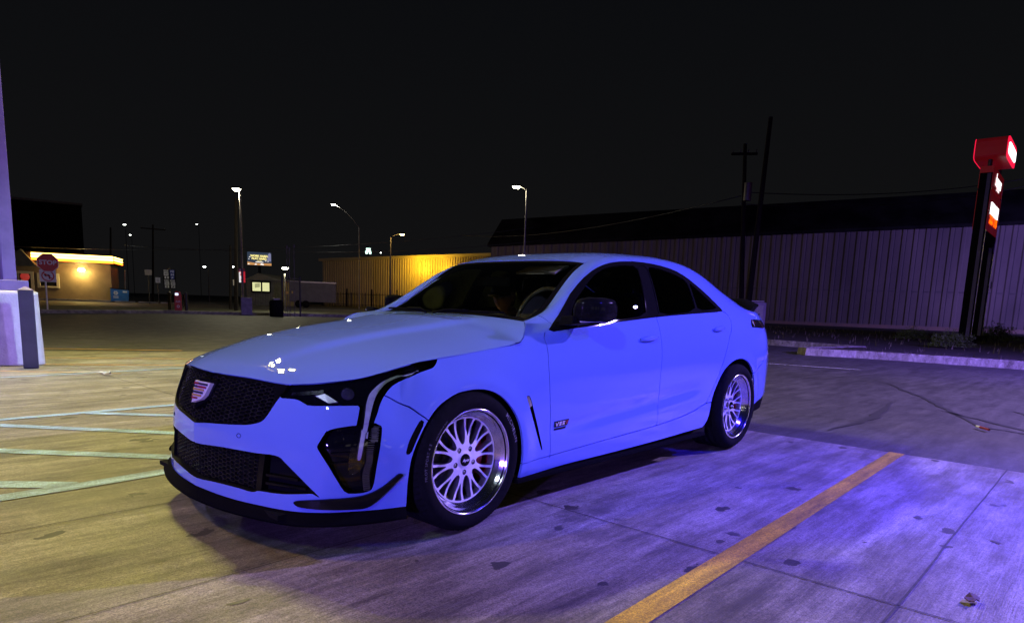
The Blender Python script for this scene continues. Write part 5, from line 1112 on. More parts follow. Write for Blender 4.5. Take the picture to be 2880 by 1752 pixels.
GOLD=pm('emblem_gold',(.75,.50,.14),.35,.6,noise=(60,(.65,.42,.1),.4,.6)); ERED=pm('emblem_red',(.25,.01,.02),.3,noise=(60,(.2,.01,.02),.4,.6)); EBLK=pm('emblem_black',(.015,.015,.03),.3,noise=(60,(.02,.02,.03),.4,.6))
rows=[(.034,.0085,[(-.05,-.012,GOLD),(-.010,.014,ERED),(.016,.045,EBLK)]),(.021,.0085,[(-.047,-.014,EBLK),(-.012,.012,EBLK),(.014,.042,ERED)]),(.009,.008,[(-.044,-.026,ERED),(-.022,-.002,EWH),(0,.036,GOLD)]),(-.003,.008,[(-.040,-.024,EWH),(-.022,-.003,ERED),(0,.034,EBLK)]),(-.016,.008,[(-.032,-.014,ERED),(-.012,-.002,GOLD),(0,.030,GOLD)]),(-.028,.007,[(-.02,-.002,EBLK),(.0,.018,ERED)])]
bm_={}
for y,h,cells in rows:
    for a,b,mt in cells:
        [bm_.setdefault(mt.name,(MB(),mt))[0].prism([(p_,y-h/2),(q_,y-h/2),(q_,y+h/2),(p_,y+h/2)],lambda u,v:ef(u*1.28,v,.0125),lambda u,v:ef(u*1.28,v,.0160)) for p_,q_ in ([(a,b)] if a*b>=0 else [(a,0),(0,b)])]
for k,(mb,mt) in bm_.items(): mb.build('emblem_bars',mt,EMB)
m=MB()
for half in ([(0,.06),(.080,.06),(.064,-.02),(0,-.075)],[(-.080,.06),(0,.06),(0,-.075),(-.064,-.02)]): m.prism(half[::-1],lambda a,b:ef(a,b,-.006),lambda a,b:ef(a,b,-.035))
m.build('emblem_plinth',BLACK,CAR)
# ---- head lamps
LENS=pm('light_guide_clear',(.70,.76,.70),.22,.25,1.0,noise=(30,(.52,.56,.54),.35,.65)); CHROMED=pm('smoked_chrome',(.10,.10,.11),.2,.8,noise=(30,(.06,.06,.07),.35,.65))
SPARK=pm('reflector_chrome',(.85,.85,.88),.18,1.0,noise=(60,(.5,.5,.5),.45,.55)); LILC=pm('reflector_satin',(.75,.72,.80),.30,.9,noise=(60,(.7,.68,.75),.4,.6))
def inset(poly,d):
    P=np.array(poly); a=np.roll(P,1,0); b=np.roll(P,-1,0); t=b-a; t/=np.maximum(np.linalg.norm(t,axis=1,keepdims=True),1e-9); n=np.stack([-t[:,1],t[:,0]],1)
    area=.5*np.sum(P[:,0]*np.roll(P[:,1],-1)-np.roll(P[:,0],-1)*P[:,1]); return [tuple(p) for p in P+n*d*np.sign(area)]
both(slab(REG['light_strip'],-.012,-.022,res=.02),'light_guide_frame',CHROMED)
both(slab(inset(REG['light_strip'],.0045),-.007,-.0125,res=.02),'light_guide',LENS)
st=spl(F['light_strip'][13:16]+F['light_strip'][13:14],.03)
m=slab([tuple(p) for p in F['strip_hi']],-.018,-.022,res=.02); both(m,'reflector_bezel',BLK2)
q=np.array(F['strip_hi']); m=MB(); r7=random.Random(3); a_,b_=q[:,0].min(),q[:,0].max(); tz=lambda s:np.interp(s,[a_,b_],[q[:,1].max()-.035,q[:,1].max()-.012])
for i in range(26):
    s=a_+.025+(b_-a_-.05)*i/26; z0=tz(s)-.006; c=[(s,z0-.008),(s+.0045,z0-.008),(s+.0045,z0+.012*r7.uniform(.6,1.1)),(s,z0+.012)]; A=sp([p[0] for p in c],[p[1] for p in c],-.012); B=sp([p[0] for p in c],[p[1] for p in c],-.018); m.add(list(A)+list(B),[(0,1,2,3),(0,4,5,1),(1,5,6,2),(2,6,7,3),(3,7,4,0)])
both(m,'lens_prisms',SPARK)
both(slab([tuple(p) for p in F['strip_lilac']],-.008,-.020,res=.02),'lower_reflector',LILC)
# projector lens between the reflectors
pc_=[.69,.60]
def disc_on(s,t,r0,r1,o0,o1,n=24):
    c=sp([s],[t],0)[0]; nn=SIDE.normal([s],[t])[0]; nn=nn if nn[0]<0 or nn[1]<0 else -nn; nn=nn if (nn@(c-np.array([1.4,0,.5])))>0 else -nn
    u=np.cross(nn,[0,0,1]); u/=np.linalg.norm(u); w=np.cross(nn,u); m=MB(); prof=[(0,o1),(r1,o1),(r0,o0),(r0*1.12,o0-.002),(r0*1.15,-.03)]
    vs=[c+u*r*math.cos(2*math.pi*i/n)+w*r*math.sin(2*math.pi*i/n)+nn*h for i in range(n) for r,h in prof]; k=len(prof)
    m.add(vs,[(i*k+j,i*k+j+1,((i+1)%n)*k+j+1,((i+1)%n)*k+j) for i in range(n) for j in range(k-1)],True); return m
LL=np.array(F['light_strip']).mean(0); hl=np.array(F['headlight'])
both(disc_on(q[:,0].max()+.075,q[:,1].mean()-.005,.024,.012,-.016,-.006),'projector_lens',pm('projector_glass',(.05,.05,.06),.03,.3,1.0,noise=(40,(.07,.07,.08),.4,.6)))
both(slab(REG['headlight'],.0004,-.0006,res=.03),'headlight_cover',glass_mat('clear_cover',(.93,.93,.95),.0,1.45))
# cooling fins beside the light guide
fl_=F['fins']; P=spl(fl_,.008); m=MB()
for i in range(0,len(P)):
    if i%1: continue
for i in range(52):
    s,t=[float(np.interp(i/51*(len(P)-1),range(len(P)),P[:,k])) for k in (0,1)]; w=.022
    c=[(s-w*.2,t-.0022),(s+w,t-.0022),(s+w,t+.0010),(s-w*.2,t+.0010)]; A=sp([p[0] for p in c],[p[1] for p in c],-.008); B=sp([p[0] for p in c],[p[1] for p in c],-.03)
    m.add(list(A)+list(B),[(0,1,2,3),(0,4,5,1),(1,5,6,2),(2,6,7,3),(3,7,4,0)])
both(m,'cooling_fins',pm('fin_dark_metal',(.22,.22,.22),.28,.8,noise=(60,(.16,.16,.16),.4,.6)))
m=MB()
pq=np.array(F['pod']); ps0,ps1=pq[:,0].min(),pq[:,0].max()
for f_ in (.38,.55,.72,.88):
    t_=pq[:,1].min()+(pq[:,1].max()-pq[:,1].min())*f_; k=slab([(ps0+.03+.04*(1-f_),t_),(ps0+.17,t_+.006),(ps0+.17,t_+.011),(ps0+.03+.04*(1-f_),t_+.005)],-.034,-.045); m.add(k.v,k.f)
both(m,'pocket_louvres',BLACK)
# front lower details
both(slab(REG['canard'],.016,-.004,res=.03),'bumper_canard',BLACK,bevel=.003)
m=MB(); c=[tuple(p) for p in F['sensor']]; ce=np.array(c).mean(0); P=[(ce[0]+.012*math.cos(a),ce[1]+.012*math.sin(a)) for a in np.linspace(0,2*math.pi,17)]; pp=np.array(P); both(MB().path(sp(pp[:,0],pp[:,1],.0),.0014,5),'parking_sensor_ring',BLK2)
# splitter: flat black tray that follows the lower edge and stands proud of it
ss=np.linspace(0,REG['arch_f'][0][0]-.002,60); P0=SIDE(ss,np.zeros(60)); nn=SIDE.normal(ss,np.zeros(60)); nn=np.where(((P0-[1.4,0,.19])*nn).sum(1,keepdims=True)<0,-nn,nn); nn[:,2]=0; nn/=np.linalg.norm(nn,axis=1,keepdims=True); nn[0]=[-1,0,0]
fade=np.clip((ss[-1]-ss)/.28,0,1); m=MB(); prof=[(-.06,.0),(.002,.001),(.012,-.004),(.030,-.030),(.034,-.040),(.028,-.050),(-.10,-.048)]
vs=[]
for i in range(60):
    for o_,z_ in prof: vs.append(P0[i]+nn[i]*(o_ if o_<=0 else o_*(.35+.65*fade[i]))+[0,0,z_])
k=len(prof); m.add(vs,[(i*k+j,i*k+j+1,(i+1)*k+j+1,(i+1)*k+j) for i in range(59) for j in range(k-1)],False); joined(m,'front_splitter',BLK2)
# tow loop, far side
both(slab([tuple(p) for p in chaikin(F['taillight'],0)][:1]+[tuple(F['taillight'][1])]+[tuple(F['taillight'][-3])]+[tuple(F['taillight'][-2])],.001,-.004,res=.03),'tail_lens',pm('dark_red_lens',(.10,.02,.01),.15,0,1,noise=(40,(.14,.03,.015),.4,.6)))
a=np.array(F['taillight']); s0=a[0][0]+.010; both(slab([(s0,a[0][1]-.012),(s0+.014,a[0][1]-.012),(s0+.016,a[-2][1]+.01),(s0+.002,a[-2][1]+.012)],.003,-.002,res=.02),'tail_light_bar',LENS)
# ---- door handles
for nm in ('handle_f','handle_r'):
    (s0,t0),(s1,t1)=F[nm]; n_=11; P=[];m=MB()
    vs=[]
    for i in range(n_):
        f_=i/(n_-1); s=s0+(s1-s0)*f_; t_=t0+(t1-t0)*f_; e=math.sin(math.pi*min(max(f_,.02),.98))**.35; h=.013*e+.003; o_=.006+.020*e
        c=sp([s],[t_],0)[0]; 
        for dz,do in ((h,.0),(h,.6),(h*.5,1.),(-h*.5,1.),(-h,.6),(-h,.0)): vs.append(sp([s],[t_+dz],o_*do-.001)[0])
    m.add(vs,[(i*6+j,i*6+(j+1)%6,(i+1)*6+(j+1)%6,(i+1)*6+j) for i in range(n_-1) for j in range(6)]+[(0,1,2,3,4,5),tuple(range((n_-1)*6,n_*6))[::-1]],True)
    both(m,'door_handle',PAINT)
    cs=(s0+s1)/2-.02; ct=(t0+t1)/2; P=[(cs+.060*math.cos(a),ct+.030*math.sin(a)) for a in np.linspace(0,2*math.pi,25)[:-1]]
# ---- door script badge
bp_=np.array(F['badge_door']); o0=bp_[3]; eu=(bp_[2]-bp_[3]); 
def bd(x,y,z=0): # x along, y up in metres
    s=bp_[3][0]+x; t=bp_[3][1]+y+ (bp_[2][1]-bp_[3][1])/max(bp_[2][0]-bp_[3][0],1e-6)*x; return sp([s],[t],.002+z)[0]
def bdm(mb_,poly): mb_.prism(poly,lambda a,b:bd(a,b,-.002),lambda a,b:bd(a,b,.002))
m=MB(); bdm(m,[(.0,.012),(.10,.012),(.112,.036),(.0,.036)]); bdm(m,[(0,0),(.085,0),(.092,.007),(0,.007)]); both(m,'door_badge',BLACK)
m=MB(); 
for poly in ([(.004,.032),(.010,.032),(.016,.020),(.024,.032),(.030,.032),(.018,.015),(.013,.015)],[(.036,.032),(.056,.032),(.055,.028),(.040,.028),(.040,.026),(.052,.026),(.050,.016),(.033,.016),(.033,.020),(.046,.020),(.046,.022),(.035,.022)],[(.062,.032),(.082,.032),(.081,.028),(.066,.028),(.066,.026),(.078,.026),(.076,.016),(.059,.016),(.059,.020),(.072,.020),(.072,.022),(.061,.022)]):
    mm=MB(); mm.prism(poly,lambda a,b:bd(a,b,.0015),lambda a,b:bd(a,b,.0030)); m.add(mm.v,mm.f)
both(m,'badge_lettering',CHROME)
m=MB(); mm=bdm; m.prism([(.088,.018),(.098,.018),(.106,.032),(.090,.032)],lambda a,b:bd(a,b,.0015),lambda a,b:bd(a,b,.0030)); both(m,'badge_flash',ERED)
# ---- vent trim and fender vent light tip
vp=np.array(F['vent']); both(slab([tuple(vp[0]),tuple(vp[1]),tuple(vp[2]),tuple((vp[2]+vp[3])/2),tuple((vp[0]*.6+vp[7]*.4))],-.002,-.008,res=.02),'vent_tip',CHROME)
# ---- mirrors
def mirror():
    m=MB(); rings=[]
    # cross-sections from the door outward (y), each a rounded box in x-z
    for y,cx_,cz,wx,wz in ((-.845,.755,.990,.030,.030),(-.857,.752,1.000,.056,.046),(-.880,.765,1.008,.076,.060),(-.910,.790,1.012,.084,.063),(-.940,.815,1.012,.086,.063),(-.965,.838,1.010,.082,.058),(-.978,.850,1.006,.060,.042)):
        r_=[]
        for i in range(24):
            a=2*math.pi*i/24; c,s=math.cos(a),math.sin(a); k=1/(abs(c)**4+abs(s)**4)**(1/4); x=cx_+wx*k*c*(1.0 if c>0 else 1.05); z=cz+wz*k*s
            r_.append((x+.0,y,z))
        rings.append(r_)
    vs=[v for r_ in rings for v in r_]; n=24
    m.add(vs,[(j*n+i,j*n+(i+1)%n,(j+1)*n+(i+1)%n,(j+1)*n+i) for j in range(len(rings)-1) for i in range(n)]+[tuple(range(n)),tuple(range((len(rings)-1)*n,len(rings)*n))[::-1]],True)
    return m
_a,_b=both(mirror(),'door_mirror',MIRB,bevel=0); _b.location=(.10,-.035,-.01)
m=MB().prism([(-.875,.945),(-.962,.951),(-.970,.966),(-.865,.962)],lambda a,b:(.690+(-a-.86)*1.0,a,b),lambda a,b:(.74+(-a-.86)*1.0,a,b)); _a,_b=both(m,'mirror_indicator',LENS,bevel=.003); _b.location=(.10,-.035,-.01)
m=MB().prism([(.64,.925),(.80,.935),(.78,.965),(.66,.975)],lambda a,b:(a,-.80,b),lambda a,b:(a,-.885,b+.005)); both(m,'mirror_foot',BLACK,bevel=.006)
# ---- spoiler
m=MB(); prof=[(-.10,.0),(-.06,.030),(.03,.060),(.085,.068),(.088,.055),(.03,.030),(-.02,.0)]; ys=np.linspace(0,.60,14); vs=[]
for y in ys:
    k=max(0,(y-.46)/.14); zb=1.050-.012*(y/.6)**2-.020*k; xb=3.68-.13*(y/.6)**2
    for dx,dz in prof: vs.append((xb+dx,-y,zb+dz*1.5*(1-.2*k)))
n=len(prof); m.add(vs,[(i*n+j,i*n+(j+1)%n,(i+1)*n+(j+1)%n,(i+1)*n+j) for i in range(13) for j in range(n)]+[tuple(range(13*n,14*n))[::-1]],False); joined(m,'boot_spoiler',BLACK,bevel=.004)
# ---- cowl, wipers
m=MB(); cw=[(.50,0),(.505,.22),(.525,.42),(.552,.56),(.575,.64)]; cf=[(.46,0),(.46,.22),(.45,.42),(.44,.58),(.44,.66)]
vs=[(x,-y,.885) for x,y in cf]+[(x-.01,-y,.938) for x,y in cw]; m.add(vs,[(i,i+1,i+6,i+5) for i in range(4)]); joined(m,'cowl_panel',BLK2)
def ws_pt(a,b,o): # a: 0 centre..1 edge, b 0 bottom..1 top, on the windscreen
    s=k0+(k1-k0)*a; t_=j0+(j1-j0)*b; P=WS([s],[t_]); N=WS.normal([s],[t_]); N=N*np.sign(N[:,2:3]); return (P+N*o)[0]
for sgn_,a0,a1 in ((-1,.05,.80),(1,.05,.75)):
    P=[ws_pt(a0+(a1-a0)*f_,.03+.035*f_,.014)*[1,-sgn_*-1,1] for f_ in np.linspace(0,1,9)]
    m=MB().path(P,.006,6); q0=P[0]; m.path([q0+np.array([-.04,0,-.005]),q0*.5+P[3]*.5+[-.01,0,.012],P[4]+[0,0,.006]],.007,6); m.build('wiper',BLK2,CAR)
MB().prism([(-.20,0),(.14,.0),(.10,.045),(-.16,.035)],lambda a,b:Vector(ws_pt(.52+a,.02+b,.003)),lambda a,b:Vector(ws_pt(.52+a,.02+b,.006))).build('cowl_reflector_strip',CHROME,CAR) if 0 else None
# ---- wheel wells, floor, interior
for cx_ in (0.0,2.776):
    m=MB(); n=30; vs=[]
    for i in range(n+1):
        a=-.35+(math.pi+.7)*i/n; x,z=cx_+.385*math.cos(a),.325+.385*math.sin(a)*.97; vs+=[(x,-.835,z),(x,-.50,z)]
    m.add(vs,[(2*i,2*i+1,2*i+3,2*i+2) for i in range(n)]); m.prism([(cx_+.385*math.cos(-.35+(math.pi+.7)*i/n),.325+.374*math.sin(-.35+(math.pi+.7)*i/n)) for i in range(n+1)],lambda a,b:(a,-.50,b),lambda a,b:(a,-.48,b)); both(m,'wheel_well',DARK)
m=MB().box((1.39,0,.20),(1.95,1.62,.06)).box((1.39,0,.215),(4.0,.92,.08)).box((-.60,0,.17),(.40,1.2,.02)).box((3.40,0,.26),(.50,1.1,.02)); m.build('floor_pan',DARK,CAR)
both(MB().box((1.28,-.845,.178),(1.96,.045,.022),rz=0),'side_skirt_blade',BLK2,bevel=.004)
SEATM=pm('charcoal_leather',(.030,.031,.033),.45,noise=(20,(.05,.05,.052),.4,.6)); SEATL=pm('pale_seat_piping',(.45,.45,.45),.5,noise=(20,(.4,.4,.4),.4,.6))
def seat(y,x=1.40,nm='front_seat'):
    e=bpy.data.objects.new(nm,None); COL.objects.link(e); e.parent=CAR; e.location=(x,y,0)
    MB().box((.0,0,.50),(.52,.50,.20)).build('cushion',SEATM,e,bevel=.06,seg=4)
    MB().box((.34,0,.82),(.16,.50,.62),ry=.25).build('backrest',SEATM,e,bevel=.06,seg=4)
    MB().box((.44,0,1.135),(.10,.27,.20),ry=.18).build('headrest',SEATM,e,bevel=.04,seg=4)
    m=MB().path([(.40,-.125,1.04),(.40,-.128,1.15),(.405,-.11,1.225),(.41,0,1.238),(.405,.11,1.225)],.006,6); m.build('headrest_piping',SEATL,e)
seat(-.37); seat(.37)
MB().box((2.55,0,.62),(.55,1.25,.22)).box((2.78,0,.85),(.16,1.25,.5),ry=.3).build('rear_seat',SEATM,CAR,bevel=.05,seg=3)
m=MB().prism([(.42,.86),(.60,.925),(.86,.94),(.98,.90),(1.0,.78),(.95,.60),(.42,.60)],lambda a,b:(a,-.70,b),lambda a,b:(a,.70,b)); m.build('dashboard',pm('dash_black',(.018,.018,.019),.6,noise=(20,(.025,.025,.026),.4,.6)),CAR,bevel=.02)
m=MB(); R=Matrix.Rotation(.38,3,'Y'); c=Vector((1.02,-.37,.955)); P=[c+R@Vector((0,.185*math.cos(a),.185*math.sin(a))) for a in np.linspace(0,2*math.pi,33)]; m.path(P,.014,8); m.tube(c+R@Vector((.02,0,0)),c+R@Vector((.14,0,0)),.03,.035,12); m.box(tuple(c),(.02,.13,.08),ry=.38); m.box(tuple(c),(.015,.34,.03),ry=.38); m.build('steering_wheel',pm('wheel_leather',(.02,.02,.02),.35,noise=(20,(.07,.07,.07),.4,.6)),CAR)
m=MB().box((.955,-.03,1.160),(.03,.23,.06),rz=.25); m.build('rear_view_mirror',BLK2,CAR,bevel=.01)
MB().box((.937,.0,1.160),(.004,.10,.045),rz=.25).build('mirror_sticker',pm('sticker_grey',(.30,.32,.30),.6,noise=(40,(.25,.27,.25),.4,.6)),CAR)
MB().box((1.06,-.33,1.235),(.14,.30,.012),ry=-.35).build('sun_visor',SEATM,CAR); MB().box((1.03,-.33,1.222),(.075,.14,.004),ry=-.35).build('visor_label',pm('label_grey',(.35,.35,.34),.6,noise=(40,(.3,.3,.3),.4,.6)),CAR)
# ================= wheels =================
def wheel_parts(W_,rad,tw,big=False):
    "axle along Y, outer face toward -Y; origin at the hub face"
    R=.228; fl=-.040
    # tyre
    h=tw/2; prof=[(.226,fl+.006),(.238,fl-.006),(.262,fl-.018),(.290,fl-.017),(rad-.020,fl-.004),(rad-.006,fl+.012),(rad,fl+.035)]
    x0=fl+.035; L_=tw-.06
    for k in range(4): 
        a=x0+L_*(k+.22)/4.; prof+=[(rad,a),(rad-.008,a+.002),(rad-.008,a+.008),(rad,a+.010)]
    prof+=[(rad,x0+L_),(rad-.02,x0+L_+.03),(.28,x0+L_+.045),(.23,x0+L_+.03)]
    MB().lathe(prof,96).build('tyre',RUBBER,W_)
    m=MB(); 
    for i in range(64):
        a=2*math.pi*i/64
        for k,(y0,y1,tl) in enumerate(((fl+.004,fl+.050,.10),)):
            pts=[]
            for y_,da,rr_ in ((fl+.001,0,rad-.013),(fl+.014,.012,rad-.0035),(fl+.04,.045,rad+.0006),(fl+.052,.06,rad+.0006)):
                for w_ in (-.004,.004): pts.append((rr_*math.cos(a+da+w_/rad),y_,rr_*math.sin(a+da+w_/rad)))
            m.add(pts,[(0,1,3,2),(2,3,5,4),(4,5,7,6)])
    m.build('tread_sipes',DARK,W_)
    # rim barrel + lip
    MB().lathe([(.238,fl+.004),(.243,fl-.002),(.243,fl-.008),(.238,fl-.010),(.232,fl-.006),(.230,fl+.004),(.224,fl+.008),(.221,fl+.024),(.216,fl+.028),(.209,fl+.040),(.200,fl+.048),(.195,fl+.054),(.193,fl+.10),(.200,fl+.17),(.215,fl+.21),(.235,fl+.215)],120).build('rim_barrel',RIMP,W_)
    # spokes
    def pol(r,d): a=math.radians(d); return (r*math.cos(a),r*math.sin(a))
    holes=[]
    for i in range(10):
        c=36*i+90+9
        L2=[(.074,0),(.0765,4.5),(.083,8.2),(.095,10.2),(.112,11.0),(.135,10.4),(.160,9.0),(.184,7.7),(.190,6.4),(.1915,0)]
        holes.append([pol(r,c+d) for r,d in L2]+[pol(r,c-d) for r,d in L2[::-1][1:-1]])
        L3=[(.108,0),(.114,1.2),(.135,3.3),(.155,4.8),(.175,6.0),(.187,6.7),(.190,5.6),(.1915,0)]
        holes.append([pol(r,c+18+d) for r,d in L3]+[pol(r,c+18-d) for r,d in L3[::-1][1:-1]])
    outer=[pol(.1975,k*3) for k in range(120)]
    lug=[]
    for i in range(5): 
        lx,ly=pol(.0575,72*i+54); lug.append([(lx+.0125*math.cos(a),ly+.0125*math.sin(a)) for a in np.linspace(0,2*math.pi,15)[:-1]])
    hub=[pol(.030,k*15) for k in range(24)]
    Vw,Tw=cdt((-.2,-.2,.2,.2),34,34,[outer]+[chaikin(h_,1,.2) for h_ in holes]+lug+[hub]); c=Vw[Tw].mean(1); ok=inpoly(c,outer)
    for h_ in holes: ok&=~inpoly(c,chaikin(h_,1,.2))
    for h_ in lug: ok&=~inpoly(c,h_)
    Tw=Tw[ok]; used=np.unique(Tw); ix=-np.ones(len(Vw),int); ix[used]=np.arange(len(used)); Vw=Vw[used]; Tw=ix[Tw]; n=len(Vw)
    r_=np.hypot(Vw[:,0],Vw[:,1]); face=.004+.010*np.clip((r_-.06)/.10,0,1)**1.2-.006*np.clip((r_-.15)/.045,0,1); face=np.where(r_<.034,.001,face)
    if big: face=face+.030*np.clip(1-(r_-.02)/.17,0,1)-.0
    back=face+.046-.012*np.clip((r_-.1)/.1,0,1)
    fr=[(x,f_,y) for (x,y),f_ in zip(Vw,face)]; bk=[(x,b_,y) for (x,y),b_ in zip(Vw,back)]
    from collections import Counter
    cn=Counter()
    for t_ in Tw:
        for a,b in ((t_[0],t_[1]),(t_[1],t_[2]),(t_[2],t_[0])): cn[(min(a,b),max(a,b))]+=1
    be=[(int(a),int(b)) for t_ in Tw for a,b in ((t_[0],t_[1]),(t_[1],t_[2]),(t_[2],t_[0])) if cn[(min(a,b),max(a,b))]==1]
    # chamfer: pull the outline of the front face back by 2.5 mm on the walls
    fs=[tuple(int(i) for i in t_) for t_ in Tw]
    m=MB(); m.add(fr,fs); o=m.build('spoke_face',MACH,W_)
    bs=sorted({i for e in be for i in e}); mp={v:i for i,v in enumerate(bs)}; nb=len(bs); vs=[fr[i] for i in bs]+[(fr[i][0]*.992,fr[i][1]+.004,fr[i][2]*.992) for i in bs]+[bk[i] for i in bs]
    fs=[(mp[b],mp[a],mp[a]+nb,mp[b]+nb) for a,b in be]+[(mp[b]+nb,mp[a]+nb,mp[a]+2*nb,mp[b]+2*nb) for a,b in be]
    MB().add(vs,fs,True).build('spoke_sides',MILL,W_)
    MB().lathe([(0,-.005),(.024,-.005),(.0285,-.002),(.0295,.004)],32).build('centre_cap',BLACK,W_)
    text_mesh('cap_lettering','Apex',.019,WHITE,lambda x,y,z:(x,-.0057,y),W_,shear=.25,bold=.0004)
    for i in range(5):
        m=MB(); lx,ly=pol(.0575,72*i+54); m.lathe([(0,.006),(.0045,.006),(.0075,.009),(.0085,.016),(.0085,.026)],12,c=(lx,0,ly)); m.lathe([(.0125,.008),(.0125,.028),(0,.028)],14,c=(lx,0,ly))
        m.build('lug_nut',MILL,W_)
    MB().lathe([(.07,.075),(.165,.075),(.165,.105),(.07,.105),(.07,.03),(.0,.03)],64).build('brake_disc',DISC,W_)
    pr=[(r,a) for r,a in ()]; m=MB(); poly=[(.175*math.cos(a),.175*math.sin(a)) for a in np.linspace(-.62,.62,12)]+[(.098*math.cos(a),.098*math.sin(a)) for a in np.linspace(.55,-.55,10)]
    m.prism(poly[::-1],lambda a,b:(a,.062,b),lambda a,b:(a,.125,b)); m.build('brake_caliper',RED,W_,bevel=.008)
    # side-wall lettering
    def arc(rc,a0,flip=1,off=0):
        def fn(x,y,z):
            a=math.radians(a0)-x/rc; r=rc+y; yy=np.interp(r,[.238,.262,.290,rad-.02],[fl-.006,fl-.018,fl-.017,fl-.004]); return (r*math.cos(a),yy-.0028,r*math.sin(a))
        return fn
    text_mesh('tyre_lettering','MICHELIN',.030,LETTER,arc(.282,28),W_,spacing=1.25,bold=.0006)
    text_mesh('tyre_lettering','PILOT SPORT 4 S',.019,LETTER,arc(.280,172),W_,spacing=1.15)
    text_mesh('tyre_lettering','255/35ZR18 94Y',.013,LETTER,arc(.262,140),W_,spacing=1.1)
    text_mesh('rim_lettering','Apex',.012,LETTER,lambda x,y,z:((.206+y)*math.cos(math.radians(-90)+x/.206),fl+.0455,(.206+y)*math.sin(math.radians(-90)+x/.206)),W_,shear=.2)
def wheel(x,y,rad,tw,src=None,mirror=False,spin=0.,big=False):
    e=bpy.data.objects.new('wheel',None); COL.objects.link(e); e.parent=CAR; e.location=(x,y,rad+.0)
    if src is None: wheel_parts(e,rad,tw,big)
    else:
        for ch in src.children:
            c_=ch.copy(); COL.objects.link(c_); c_.parent=e
    e.rotation_euler=(0,0,math.pi) if mirror else (0,0,0)
    return e
wf=wheel(0,-.812,.322,.255); wheel(0,.812,.322,.255,wf,True)
wr=wheel(2.776,-.812,.325,.270,big=True); wheel(2.776,.812,.325,.270,wr,True)
# ================= passenger =================
SKIN=pm('skin',(.52,.34,.26),.5,noise=(30,(.47,.30,.225),.4,.6)); CLOTH=pm('dark_jacket_cloth',(.020,.022,.028),.8,noise=(30,(.03,.032,.04),.4,.6)); HAIR=pm('dark_hair',(.02,.014,.010),.6,noise=(60,(.03,.02,.014),.4,.6)); CAPM=pm('dark_cap_cloth',(.016,.017,.020),.7,noise=(40,(.022,.023,.027),.4,.6))
def skin_mesh(verts,edges,radii,root=0,sub=2):
    me=bpy.data.meshes.new('s'); me.from_pydata(verts,edges,[]); o=bpy.data.objects.new('s',me); COL.objects.link(o)
    md=o.modifiers.new('skin','SKIN'); me.skin_vertices[0].data[root].use_root=True
    for i,r in enumerate(radii):
        me.skin_vertices[0].data[i].radius=(r,r) if not isinstance(r,tuple) else r
    ss=o.modifiers.new('sub','SUBSURF'); ss.levels=sub; ss.render_levels=sub
    dg=bpy.context.evaluated_depsgraph_get(); dg.update(); m=bpy.data.meshes.new_from_object(o.evaluated_get(dg)); bpy.data.objects.remove(o); 
    for p in m.polygons: p.use_smooth=True
    return m
HC=Vector((1.475,.37,1.085))  # centre of the head
PX=1.60; PT=thing('person','person in a dark jacket and dark peaked cap seated behind the windscreen','person',(PX,.37,.55))
v=[(1.62,.37,.60),(1.60,.37,.75),(1.57,.37,.88),(1.545,.37,.955),(1.52,.37,1.005)]; r=[.135,.13,.145,.07,.052]; e=[(0,1),(1,2),(2,3),(3,4)]
def add(p,rad,par): v.append(p); r.append(rad); e.append((par,len(v)-1)); return len(v)-1
for sg_ in (-1,1):
    sh=add((1.56,.37+sg_*.17,.90),.062,2); el=add((1.40,.37+sg_*.24,.74),.046,sh); wr=add((1.17,.37+sg_*.14,.80),.030,el); pl=add((1.11,.37+sg_*.115,.815),.036,wr)
    for k,(dy,ln) in enumerate(((-.027,.062),(-.009,.072),(.009,.068),(.026,.054))):
        a=add((1.075,.37+sg_*.115+dy,.815),.0095,pl); b=add((1.075-ln*.55,.37+sg_*.115+dy*1.1,.805),.0085,a); add((1.075-ln*.95,.37+sg_*.115+dy*1.1,.785),.0075,b)
    a=add((1.125,.37+sg_*.115-sg_*.036,.810),.0105,pl); add((1.095,.37+sg_*.115-sg_*.055,.795),.009,a)
    hp=add((1.55,.37+sg_*.09,.60),.085,0); kn=add((1.12,.37+sg_*.12,.62),.062,hp); add((1.02,.37+sg_*.12,.34),.045,kn)
bodym=skin_mesh(v,e,r,0,2)
# head: an ovoid shaped by hand, joined into the same mesh
bm=bmesh.new(); bm.from_mesh(bodym)
hb=bmesh.new(); bmesh.ops.create_uvsphere(hb,u_segments=40,v_segments=32,radius=1)
yawp=math.atan2(CC[1]-HC.y,CC[0]-HC.x)
def gs(x,y,cx,cy,w,h): return math.exp(-((x-cx)/w)**2-((y-cy)/h)**2)
for q in hb.verts:
    x,y,z=q.co   # face looks along +x, z up
    w=.074*(1-.16*max(0,-z)**1.5); X=x*.094; Y=y*w; Z=z*.115
    if z<0: X*=1-.10*z*z; Y*=1-.22*z*z
    if x>0:
        f_=x
        X+=.024*gs(Y,Z,0,-.012,.011,.020)+.010*gs(Y,Z,0,.010,.008,.020)+.007*gs(Y,Z,0,-.055,.020,.008)+.012*gs(Y,Z,0,-.095,.026,.018)+.005*gs(abs(Y),Z,.030,.030,.022,.007)
        X-=.011*gs(abs(Y),Z,.030,.012,.013,.010)+.004*gs(Y,Z,0,-.048,.024,.003)
        X+=.003*gs(Y,Z,0,-.042,.020,.005)
    if abs(y)>.85 and abs(Z+.005)<.035 and -.3<x<.1: Y*=1.12
    q.co=(X,Y,Z)
R=Matrix.Rotation(math.radians(198),4,'Z')@Matrix.Rotation(math.radians(10),4,'Y')
hb.transform(Matrix.Translation(HC)@R)
hm=bpy.data.meshes.new('h'); hb.to_mesh(hm); hb.free(); bm.from_mesh(hm); bodym2=bpy.data.meshes.new('body')
for f in bm.faces: f.smooth=True
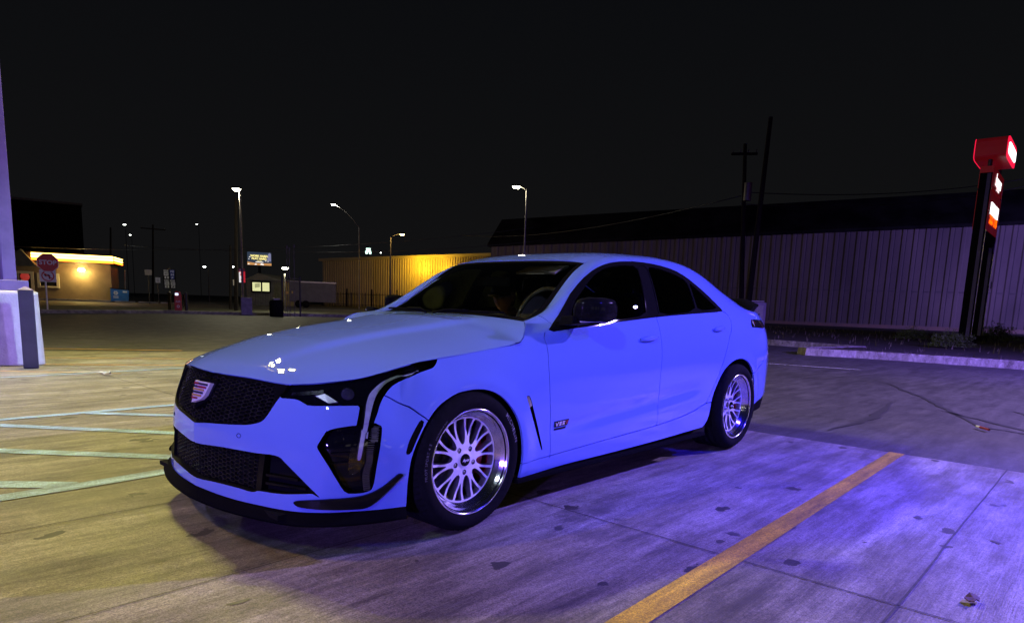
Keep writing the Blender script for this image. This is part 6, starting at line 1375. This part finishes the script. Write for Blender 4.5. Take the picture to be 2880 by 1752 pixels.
bm.to_mesh(bodym2); bm.free()
rem=link('body',bodym2,SKIN)
md=rem.modifiers.new('remesh','REMESH'); md.mode='VOXEL'; md.voxel_size=.0045; md.use_smooth_shade=True
wpart(rem,PT)
# jacket
v=[(1.62,.37,.57),(1.60,.37,.75),(1.57,.37,.88),(1.548,.37,.945)]; r=[.155,.15,.165,.085]; e=[(0,1),(1,2),(2,3)]
for sg_ in (-1,1):
    sh=add((1.56,.37+sg_*.175,.90),.078,2); el=add((1.40,.37+sg_*.245,.74),.062,sh); add((1.19,.37+sg_*.145,.795),.042,el)
jm=skin_mesh(v,e,r,0,2); o=link('jacket',jm,CLOTH); wpart(o,PT)
# hair, cap, visor
def headpart(name,fn,mat,useg=32,vseg=20,keep=None):
    hb=bmesh.new(); bmesh.ops.create_uvsphere(hb,u_segments=useg,v_segments=vseg,radius=1)
    dl=[q for q in hb.verts if not keep(*q.co)]; bmesh.ops.delete(hb,geom=dl,context='VERTS')
    for q in hb.verts: q.co=fn(*q.co)
    hb.transform(Matrix.Translation(HC)@R); m=bpy.data.meshes.new(name); hb.to_mesh(m); hb.free()
    for p in m.polygons: p.use_smooth=True
    o=link(name,m,mat); s_=o.modifiers.new('t','SOLIDIFY'); s_.thickness=.004; wpart(o,PT); return o
headpart('hair',lambda x,y,z:(x*.100-.004,y*.082,z*.118),HAIR,keep=lambda x,y,z:(x<-.05 and z>-.72) or z>.45)
headpart('cap',lambda x,y,z:(x*.106,y*.084,.034+max(z,0)*.098),CAPM,keep=lambda x,y,z:z>-.02)
m=MB(); n=14; vs=[]
for i in range(n+1):
    a=-1.15+2.3*i/n; 
    for k,rr_ in enumerate((1.0,1.35,1.66)): 
        x=.104*math.cos(a)*(1+(rr_-1)*1.05); y=.082*math.sin(a)*(1+(rr_-1)*.25); vs.append(Vector((x,y,.038-.012*(rr_-1)*2-.10*y*y*10*(rr_-.6))))
m.add([(Matrix.Translation(HC)@R)@p for p in vs],[(3*i+k,3*i+k+1,3*i+4+k,3*i+3+k) for i in range(n) for k in range(2)],True); o=m.build('cap_visor',CAPM); s_=o.modifiers.new('t','SOLIDIFY'); s_.thickness=.004; wpart(o,PT)
